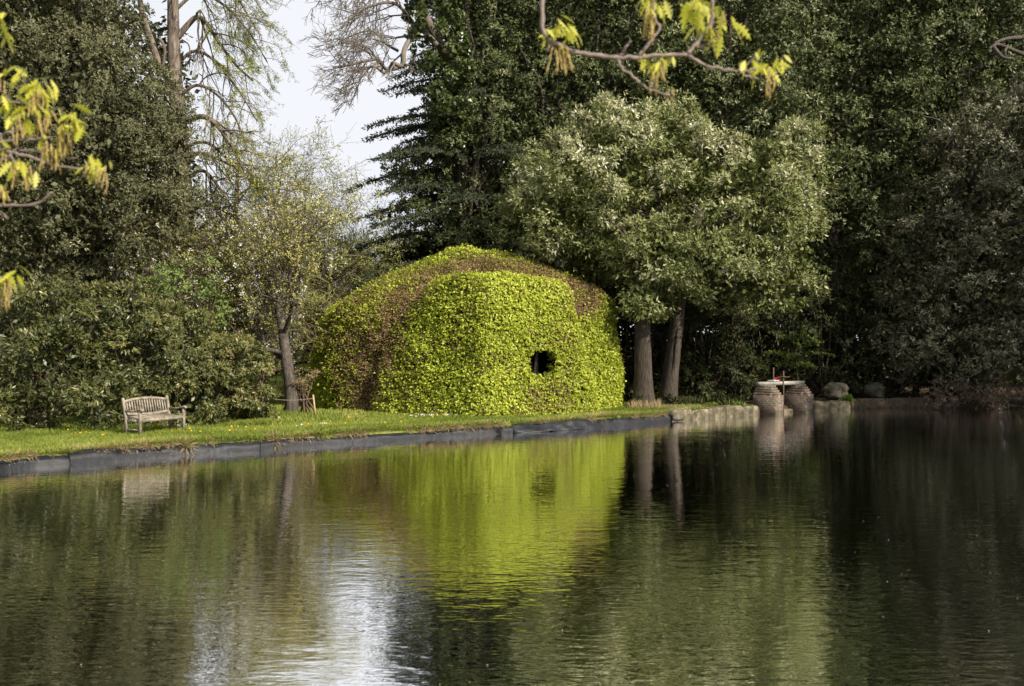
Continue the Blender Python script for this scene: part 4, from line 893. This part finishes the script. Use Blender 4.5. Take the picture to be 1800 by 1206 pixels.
# ------------------------------------------------------------------ bench
def bench():
    fl = W(248, 766, 25.9); th = R(61); Wd, Dp = 1.46, .60
    gb = .35
    U = np.array([math.cos(th), math.sin(th), 0]); F = np.array([math.sin(th), -math.cos(th), 0]); Z = np.array([0, 0, 1.])
    O = np.array([fl[0], fl[1], gb]) - F * Dp * .5 + U * Wd * .5
    t = thing('garden_bench', tuple(O), 'weathered grey teak bench with arched slatted back on the lawn before the rhododendrons', 'bench')
    def T(x, y, z): return O + U * x + F * y + Z * z      # y forward
    Mx = np.column_stack([U, F, Z])
    def bx(m, c, s, tilt=0, roll=0):
        ct, st = math.cos(tilt), math.sin(tilt); Rt = np.array([[1, 0, 0], [0, ct, -st], [0, st, ct]])
        cr, sr = math.cos(roll), math.sin(roll); Rr = np.array([[cr, 0, sr], [0, 1, 0], [-sr, 0, cr]])
        m.box(T(*c), s, 0, Mx @ Rt @ Rr)
    w2, d2 = Wd / 2, Dp / 2
    for sx in (-1, 1):
        m = MB(); bx(m, (sx * w2, d2 - .03, .30), (.065, .065, .62)); m.build('front_leg', M['wood'], t)
        m = MB(); xx = sx * w2; prof = [(-d2 + .05, 0), (-d2 + .03, .42), (-d2 - .09, .93)]
        rings = []
        for (y, z) in prof: rings.append([T(xx + dx, y + dy, z) for dx, dy in ((-.032, -.035), (.032, -.035), (.032, .035), (-.032, .035))])
        rings.append([T(xx + dx, prof[-1][0] - .01 + dy, .955) for dx, dy in ((-.02, -.02), (.02, -.02), (.02, .02), (-.02, .02))])
        m.loft(rings); m.build('back_leg', M['wood'], t)
        m = MB(); rings = []
        for y, z, hw, hh in [(-d2 - .01, .60, .03, .025), (0, .615, .032, .022), (d2 - .10, .645, .038, .022), (d2 + .0, .665, .045, .03), (d2 + .05, .655, .045, .032), (d2 + .075, .635, .04, .02)]:
            rings.append([T(xx + dx * hw, y, z + dz * hh) for dx, dz in ((-1, -.7), (-.7, -1), (.7, -1), (1, -.7), (1, .7), (.7, 1), (-.7, 1), (-1, .7))])
        m.loft(rings); m.build('armrest', M['wood'], t, smooth=False)
        m = MB(); bx(m, (xx, 0, .13), (.035, Dp - .08, .04)); m.build('stretcher', M['wood'], t)
    m = MB()
    for k in range(6): bx(m, (0, d2 - .045 - k * .098, .425 + .006 * k - .03 * math.sin(k / 5 * math.pi)), (Wd - .02, .075, .022))
    bx(m, (0, d2 - .025, .375), (Wd - .064, .03, .085)); bx(m, (0, -d2 + .06, .375), (Wd - .064, .03, .08))
    for sx in (-1, 1): bx(m, (sx * (w2 - .01), 0, .36), (.03, Dp - .1, .07))
    m.build('seat', M['wood'], t)
    m = MB(); tl = -.235; by = lambda z: -d2 + .03 - (z - .42) * .235
    def rail(zf, hh, th_):
        rings = []
        for x in np.linspace(-w2 + .03, w2 - .03, 17):
            z = zf(x / w2); rings.append([T(x, by(z + s * hh) + dy, z + s * hh) for dy, s in ((-th_, -1), (th_, -1), (th_, 1), (-th_, 1))])
        m.loft(rings)
    top = lambda u: .845 + .075 * (1 - u * u); bot = lambda u: .54 - .045 * (1 - u * u)
    rail(top, .034, .017); rail(bot, .034, .017)
    for x in np.linspace(-w2 + .10, w2 - .10, 16):
        z0, z1 = bot(x / w2), top(x / w2); rings = [[T(x + dx, by(z) + dy, z) for dx, dy in ((-.02, -.008), (.02, -.008), (.02, .008), (-.02, .008))] for z in (z0, z1)]
        m.loft(rings)
    m.build('backrest', M['wood'], t)
bench()

# ------------------------------------------------------------------ grass, weeds, flowers
def bank_points(n, px0, px1, tmin, tmax, pw=1.6):
    Q, N = far_line(px0, px1, 900); i = rng.integers(0, 900, n); tt = tmin + (tmax - tmin) * rng.uniform(size=n) ** pw
    P = Q[i] + N[i] * tt[:, None] + rng.normal(0, .03, (n, 2)); return np.column_stack([P, gz(P[:, 0], P[:, 1])]), tt
def blades(P, h, w, lean, mat, name, label, var, cat='grass', fold=.0):
    n = len(P); D = rng.normal(0, lean, (n, 3)); D[:, 2] = 1; D = nrm(D); S = nrm(np.cross(D, rdir(n)))
    o = leaves(name, P - [0, 0, .01], D, S, h, w, mat, None, var, fold); return props(o, label, cat, kind='stuff')
P, tt = bank_points(240000, -160, 1240, .0, 7.5, 1.25)
inh = h_f(P + [0, 0, .6]) < .0; P, tt = P[~inh], tt[~inh]
v = .40 + .30 * nse(P, .8) + .20 * nse(P, 2.7, 3) + rng.normal(0, .13, len(P)) + .25 * (tt < .25)
hh = .04 + .09 * rng.uniform(size=len(P)) ** 2.5 + .05 * (tt < .3) + .035 * np.clip(nse(P, 1.6, 8), 0, 1)
blades(P, hh, .016, .55, M['grass'], 'grass', 'mown lawn grass running along the far bank', v)
# rough grass at the foot of hedge, shrubs and behind the bench
P = []
ang = rng.uniform(math.pi * .9, 2.1 * math.pi, 9000); D = np.column_stack([np.cos(ang), np.sin(ang), np.zeros(9000)]); q = h_cast(D, np.array([-1.5, 36.2, .6])); q = q + D * rng.uniform(-.1, .55, (9000, 1)) ** 1; P.append(q)
for px0, px1, ya, yb, k in [(0, 210, 27.0, 28.6, 6000), (320, 480, 28.8, 30.5, 9000), (200, 330, 27.3, 28.4, 3500), (470, 600, 30.3, 33, 7000)]:
    Y = rng.uniform(ya, yb, k); px = rng.uniform(px0, px1, k); P.append(np.column_stack([(px - 900) / FPX * Y, Y, np.zeros(k)]))
P = np.vstack(P); P[:, 2] = gz(P[:, 0], P[:, 1])
blades(P, rng.uniform(.08, .30, len(P)) * (.7 + .5 * nse(P, 1.3)) * np.where(np.arange(len(P)) < 9000, .5, 1), .02, .45, M['grass'], 'rough_grass', 'longer uncut grass at the foot of hedge and shrubs', .45 + .2 * nse(P, 1.1) + rng.normal(0, .12, len(P)))
# meadow beyond
k = 60000; Y = rng.uniform(30, 62, k); px = rng.uniform(380, 640, k); P = np.column_stack([(px - 900) / FPX * Y, Y, np.zeros(k)]); P[:, 2] = gz(P[:, 0], P[:, 1])
blades(P, rng.uniform(.08, .16, k), .04, .5, M['grass'], 'meadow_grass', 'bright meadow grass beyond the cherry', .6 + .2 * nse(P, .6) + rng.normal(0, .1, k))
# dry grass hanging over the liner and round the trunks
Q, N = far_line(0, 1175, 1500); s = np.arange(1500); sel = rng.uniform(size=1500) < np.clip(.25 + .55 * np.sin(s * .031 + 2 * np.sin(s * .011)) + .35 * np.sin(s * .17), 0.02, 1); idx = np.repeat(np.where(sel)[0], 16)
P = np.column_stack([Q[idx] + N[idx] * rng.uniform(-.02, .14, (len(idx), 1)), np.full(len(idx), .25)]) + rng.normal(0, .02, (len(idx), 3))
D = nrm(np.column_stack([-N[idx] * rng.uniform(.3, 1.0, (len(idx), 1)), rng.uniform(-1.1, .6, len(idx))]) + rng.normal(0, .35, (len(idx), 3)))
o = leaves('dry_grass', P, D, nrm(np.cross(D, rdir(len(P)))), rng.uniform(.07, .24, len(P)), .012, M['straw'], None, rng.uniform(size=len(P))); props(o, 'straw-coloured dead grass fringing the top of the liner', 'grass', kind='stuff')
idx = rng.integers(0, 1500, 9000); idx = idx[rng.uniform(size=9000) < .5 + .5 * np.sin(idx * .05 + 2 * np.sin(idx * .013))]
P = np.column_stack([Q[idx] + N[idx] * rng.uniform(.0, .16, (len(idx), 1)), np.full(len(idx), .235)]) + rng.normal(0, .015, (len(idx), 3))
D = nrm(np.column_stack([-N[idx] * rng.uniform(.1, .8, (len(idx), 1)), rng.uniform(-.5, 1.1, len(idx))]) + rng.normal(0, .35, (len(idx), 3)))
o = leaves('edge_grass', P, D, nrm(np.cross(D, rdir(len(P)))), rng.uniform(.06, .20, len(P)), .014, M['grass'], None, rng.uniform(.2, .9, len(P))); props(o, 'ragged green grass spilling over the liner top', 'grass', kind='stuff')
k = 130; Y = rng.uniform(8, 30, k) ; px = rng.uniform(0, 1800, k); P = np.column_stack([(px - 900) / FPX * Y, Y, np.full(k, .006)]); P = P[P[:, 1] < 19 + (P[:, 0] + 8) * .6]
D = rdir(len(P)); D[:, 2] = 0; D = nrm(D); o = leaves('glint_specks', P, D, np.column_stack([-D[:, 1], D[:, 0], 0 * D[:, 0]]), rng.uniform(.010, .026, len(P)), .014, M['petal'], None, rng.uniform(size=len(P))); props(o, 'tiny pale specks on the pond, put in as glints on the water', 'petals', kind='stuff')  # pale flakes on the surface stand in for glints
k = 1800; Y = rng.uniform(36.2, 37.6, k); px = rng.uniform(1108, 1235, k); P = np.column_stack([(px - 900) / FPX * Y, Y, np.zeros(k)]); P[:, 2] = gz(P[:, 0], P[:, 1])
blades(P, rng.uniform(.1, .3, k) * (px < 1160) + rng.uniform(.04, .16, k), .018, .3, M['straw'], 'straw_tufts', 'dry straw tufts round the feet of the leaning trunks', rng.uniform(size=k) * .8)
k = 5000; P, tt = bank_points(k, 1105, 1345, .3, 2.5, 1.2); blades(P, rng.uniform(.04, .13, k) * (1 + .6 * nse(P, 1.5)), .022, .6, M['grass'], 'shade_grass', 'green grass behind the stone kerb', .12 + rng.normal(0, .1, k))
k = 7000; Y = rng.uniform(38.2, 41, k); px = rng.uniform(1160, 1300, k); P = np.column_stack([(px - 900) / FPX * Y, Y, np.zeros(k)]); P[:, 2] = gz(P[:, 0], P[:, 1])
P = P[nse(P, 1.3, 4) > -.1]; k = len(P); blades(P, rng.uniform(.1, .45, k), .06, .7, M['weed_dark'], 'undergrowth', 'low weedy undergrowth between the trunks and the left pier', .2 + rng.normal(0, .1, k))
# fallen daisies and dandelions
P, tt = bank_points(900, 300, 900, 1.4, 5.5, .8); P = P[nse(P, .9, 5) > .35][:230]; P[:, 2] += .07
A = sprays(np.repeat(P, 1, 0), np.tile([0, -.4, 1.], (len(P), 1)), 3, .034, .034, .3, 0, np.full(len(P), .5), .3); o = leaves('daisies', *A[:5], M['white_fl'], None, A[5]); props(o, 'scattered white daisies in the lawn', 'flowers', kind='stuff')
P = np.vstack([bank_points(60, 200, 900, 1.2, 4.5)[0], np.column_stack([W(1, 1, 27.4)[0] * 0 + (rng.uniform(262, 292, 14) - 900) / FPX * 27.2, np.full(14, 27.2) + rng.normal(0, .2, 14), np.full(14, .42)])]); P[:, 2] += .08
A = sprays(P, np.tile([0, -.6, 1.], (len(P), 1)), 4, .04, .04, .5, 0, np.full(len(P), .5), .3); o = leaves('dandelions', *A[:5], M['yellow_fl'], None, A[5]); props(o, 'scattered yellow dandelions in the lawn', 'flowers', kind='stuff')
def weed(px, py, Y, r, label, name='weed_clump', n=60, L=.2, mat='weed', z=None, straw=False):
    c = W(px, py, Y) if z is None else np.array([W(px, py, Y)[0], Y, z]); t = thing(name, tuple(c), label, 'weed', None)
    d = rdir(n); d[:, 2] = np.abs(d[:, 2]); p = c + d * r * rng.uniform(0, .7, (n, 1)) * [1, .6, .6]
    A = sprays(p, nrm(d + [0, -.2, .5]), 5, L, L * .22, .6, .15, np.full(n, .5), .2, face=.5); leaves('leaves', *A[:5], M[mat], t, A[5])
    if straw: 
        d = nrm(rng.normal(size=(160, 3)) + [0, -.6, 0]); leaves('dead_blades', c + d * .05, d, nrm(np.cross(d, rdir(160))), .3, .014, M['straw'], t, rng.uniform(size=160))
weed(1213, 728, 35.9, .42, 'green weed sprouting from the kerb, nearest the liner end', L=.16, n=50)
weed(1293, 718, 38.0, .5, 'larger green weed tumbling over the kerb near the left pier', L=.22, n=90)
weed(1256, 716, 38.2, .35, 'small green weed on top of the kerb', L=.13, n=40)
weed(1392, 716, 40.2, .38, 'green weed with a yellow flower at the water between the two piers', L=.22, n=60)
weed(1444, 712, 41.0, .2, 'small weed on the kerb under the boulder', L=.2, n=20)
weed(1490, 704, 41.4, .3, 'green weed at the right end of the boulder kerb', L=.26, n=34)
weed(1180, 706, 38.2, .5, 'dark leafy weed between the two leaning trunks', L=.2, n=60, mat='deep')
weed(890, 748, 29.9, .25, 'small leafy weed trailing over the liner beside the loose fold', L=.07, n=60, mat='cherry')
weed(1043, 738, 32.5, .16, 'tiny weed at the right end of the loose fold', L=.07, n=30, mat='cherry')
weed(1085, 734, 33.3, .14, 'tiny weed over a liner joint below the hedge', L=.07, n=30, mat='cherry')
weed(560, 769, 26.9, .32, 'thick grass tuft hanging over the liner to the water', 'grass_tuft', L=.22, n=90, mat='grass', straw=True)
weed(483, 773, 26.0, .14, 'small grass tuft on the liner edge', 'grass_tuft', L=.12, n=34, mat='grass', straw=True)
weed(327, 784, 24.5, .14, 'grass tuft on the liner edge right of the bench', 'grass_tuft', L=.12, n=30, mat='grass', straw=True)
weed(1130, 700, 37.1, .25, 'ivy sprig on the foot of the left trunk', 'ivy_sprig', L=.10, n=40, mat='ivy')

# ------------------------------------------------------------------ foreground oak, its twigs hanging in front of the lens
def oak_outline():
    # one lobed leaf in the plane, unit length along +x
    xs = [0, .10, .18, .24, .34, .38, .50, .55, .66, .72, .82, .88, 1.0]; ys = [.01, .02, .12, .04, .22, .06, .28, .07, .24, .06, .14, .04, 0]
    return np.array(xs), np.array(ys)
def foreground_oak():
    gy = float(gz(-3.4, .6)); t = thing('spring_oak', (-3.4, .6, gy), 'spring oak whose twigs with yellow leaves and tan catkins dangle across the view', 'tree')
    m = MB(); m.tube(curve([(-3.4, .6, gy - .1), (-3.3, .6, gy + 2), (-3.1, .7, 5.2), (-2.9, .7, 8)], 14), np.linspace(.34, .16, 14), 12)
    YF = 3.6
    def tw(pts, r0, r1, Y0=YF, Y1=None, n=20):
        Y1 = Y1 or Y0; P = [W(x, y, Y0 + (Y1 - Y0) * i / max(1, len(pts) - 1)) for i, (x, y) in enumerate(pts)]
        c = curve(P, n); c[1:-1] += rng.normal(0, .0022, c[1:-1].shape); m.tube(c, np.linspace(r0, r1, n) * (1 + .15 * np.sin(np.arange(n) * 2.3)), 7)
    # boughs outside the picture that carry the twigs
    hubL = W(-60, 255, 3.5); hubR = W(952, -40, YF)
    m.tube(curve([(-3.2, .65, 3.9), (-2.9, 1.8, 3.9), (-2.5, 2.9, 3.75), hubL], 14), np.linspace(.09, .011, 14), 8)
    m.tube(curve([(-3.1, .7, 5.0), (-2.2, 1.8, 5.0), (-.9, 3.0, 4.9), (.0, 3.5, 4.55), hubR], 18), np.linspace(.10, .010, 18), 8)
    up = W(1150, -60, YF); up2 = W(1255, -60, YF)
    m.tube(curve([(-.9, 3.0, 4.9), (-.1, 3.4, 4.75), up2], 12), np.linspace(.03, .007, 12), 7)
    tw([(955, -45), (953, 20), (957, 62), (975, 75), (1001, 89)], .008, .009)
    tw([(1001, 89), (1030, 96), (1059, 99), (1090, 102), (1120, 102), (1163, 98), (1209, 96)], .0095, .007)
    tw([(1209, 96), (1228, 72), (1248, 46), (1252, 10), (1254, -50)], .0075, .007)
    tw([(1209, 98), (1235, 112), (1270, 122), (1297, 125), (1330, 122)], .0065, .004)
    tw([(1123, 100), (1142, 76), (1160, 49), (1150, 30), (1147, -40)], .006, .0045)
    tw([(1086, 105), (1095, 122), (1116, 139), (1141, 156), (1160, 163), (1178, 168)], .006, .003)
    tw([(1090, 98), (1100, 84), (1109, 72)], .005, .0035); tw([(1224, 82), (1240, 80), (1258, 68)], .005, .004); tw([(1141, 156), (1148, 145), (1152, 138)], .0035, .003)
    tw([(1297, 125), (1318, 108), (1330, 95)], .0035, .002); tw([(1297, 126), (1320, 136), (1345, 142)], .004, .003)
    tw([(955, 60), (965, 75), (962, 90)], .006, .004); tw([(1248, 44), (1262, 34), (1276, 26)], .004, .003)
    LY = 3.5
    def tl(p, r0=.005, r1=.0025): tw(p, r0, r1, LY)
    tl([(-62, 255), (-20, 258), (20, 268), (43, 273), (75, 283), (100, 293), (146, 297)], .0075, .003)
    tl([(-62, 255), (-20, 253), (30, 247), (76, 245), (105, 236)], .006); tl([(-62, 255), (-20, 241), (10, 236), (40, 226)], .006)
    tl([(-62, 255), (-40, 330), (-20, 358), (30, 361), (60, 358), (78, 350), (91, 338)], .006)
    tl([(-62, 255), (-40, 185), (-20, 176), (20, 179), (46, 183)], .005); tl([(33, 265), (66, 265), (110, 277), (136, 277)], .0035, .002)
    tl([(-62, 255), (-70, 150), (-60, 60), (-10, 50), (5, 45)], .006); tl([(-40, 330), (-60, 430), (-30, 480), (5, 488)], .006)
    tl([(-20, 280), (10, 278), (28, 262), (31, 254)], .004); tl([(0, 158), (10, 170), (18, 182)], .003); tl([(-40, 370), (0, 375), (14, 384)], .003); tl([(0, 240), (10, 258), (22, 278), (26, 286)], .004)
    m.build('trunk', M['oak_twig'], t, smooth=True)
    xs, ys = oak_outline()
    V, F3, F4, va, n0 = [], [], [], [], 0
    CV, CF, cn, cvv = [], [], 0, []
    def leaf(p, d, L, v):
        nonlocal n0
        d = nrm(d); s = nrm(np.cross(d, rdir(1)[0])); nn = np.cross(d, s); curl = rng.uniform(.1, .5); fold = rng.uniform(.1, .35)
        x = xs * L; wy = ys * L * rng.uniform(.8, 1.1); bend = -curl * xs ** 2 * L
        c = p + np.outer(x, d) + np.outer(bend, [0, 0, 1]); l = c + np.outer(wy, s) + np.outer(fold * wy, nn); r = c - np.outer(wy, s) + np.outer(fold * wy, nn)
        V.append(np.vstack([l, c, r])); k = len(xs); i = np.arange(k - 1)
        F4.append(np.vstack([np.column_stack([i, i + 1, i + 1 + k, i + k]), np.column_stack([i + k, i + 1 + k, i + 1 + 2 * k, i + 2 * k])]) + n0); va.extend([v] * (2 * (k - 1))); n0 += 3 * k
    tassels = []
    def cluster(px, py, Y, n, L, ncat, catL, tint=.5, sp=20):
        for _ in range(int(n * 1.05)):
            p = W(px + rng.normal(0, sp * .35), py + rng.normal(0, sp * .3) - sp * .4, Y + rng.normal(0, .02)); d = np.array([rng.normal(0, .75), rng.normal(0, .5), -rng.uniform(.15, 1.3)])
            leaf(p, d, L * rng.uniform(.42, .85), tint + rng.normal(0, .2))
        cat_mb = MB()
        for _ in range(ncat):
            if ncat <= 6: cat_mb = MB(); tassels.append(cat_mb)
            p = W(px + rng.normal(0, sp * .35), py + rng.normal(0, 4), Y + rng.normal(0, .015)); l = catL * rng.uniform(.6, 1.1); q = np.linspace(0, 1, 9)[:, None]
            pts = p + q * np.array([rng.normal(0, .012), 0, -l]) + rng.normal(0, .0016, (9, 3)); cat_mb.tube(pts, .0022 + .0014 * (np.arange(9) % 2), 5)
        if ncat > 6: tassels.append(cat_mb)
    for (px, py, n, L, nc, cl) in [(985, 48, 9, .10, 0, 0), (962, 62, 5, .07, 0, 0), (1003, 58, 8, .10, 0, 0), (988, 85, 3, .07, 14, .10), (1145, 5, 8, .09, 0, 0), (1142, 25, 3, .07, 16, .09), (1168, 12, 4, .09, 0, 0), (1120, 0, 4, .08, 0, 0),
                                   (1198, 22, 5, .12, 0, 0), (1222, 8, 9, .12, 0, 0), (1262, 22, 8, .12, 2, .08), (1245, 45, 8, .09, 2, .07), (1282, 40, 4, .10, 0, 0), (1262, 62, 4, .08, 2, .05),
                                   (1130, 106, 6, .075, 0, 0), (1168, 108, 9, .085, 3, .08), (1150, 122, 5, .07, 5, .09), (1324, 122, 7, .085, 0, 0), (1352, 122, 10, .085, 5, .10), (1370, 116, 4, .08, 0, 0), (1335, 100, 3, .05, 0, 0), (1176, 160, 1, .04, 3, .04)]:
        cluster(px, py, YF, n, L, nc, cl)
    for (px, py, n, L, nc, cl) in [(38, 138, 8, .085, 0, 0), (62, 158, 9, .085, 8, .10), (82, 150, 6, .08, 0, 0), (15, 180, 10, .085, 0, 0), (30, 205, 8, .08, 5, .10), (55, 195, 7, .08, 0, 0), (45, 225, 6, .08, 0, 0), (125, 205, 9, .085, 0, 0), (135, 222, 8, .08, 3, .08),
                                   (112, 228, 8, .08, 12, .11), (80, 250, 6, .07, 8, .09), (95, 265, 5, .07, 3, .08), (30, 292, 9, .08, 8, .08), (50, 300, 5, .07, 2, .07), (155, 288, 6, .065, 3, .05), (178, 296, 7, .075, 4, .07), (5, 55, 7, .09, 0, 0), (3, 25, 4, .08, 0, 0), (10, 492, 6, .08, 8, .10), (30, 485, 5, .08, 0, 0),
                                   (5, 330, 5, .06, 6, .06), (8, 262, 4, .06, 3, .06), (70, 205, 3, .05, 8, .07), (2, 135, 4, .05, 5, .06), (90, 195, 3, .06, 2, .05)]:
        cluster(px, py, LY, n, L, nc, cl)
    make('leaves', np.vstack(V), np.vstack(F4), M['oak_new'], t, attr=np.clip(va, 0, 1))
    for cat_mb in tassels:
        o = cat_mb.build('catkin_tassel', M['catkin'], t); a_ = o.data.attributes.new('var', 'FLOAT', 'FACE')
        a_.data.foreach_set('value', rng.uniform(0, 1, len(o.data.polygons)).astype(np.float32))
foreground_oak()
for o in bpy.data.objects:
    if 'org' in o: del o['org']
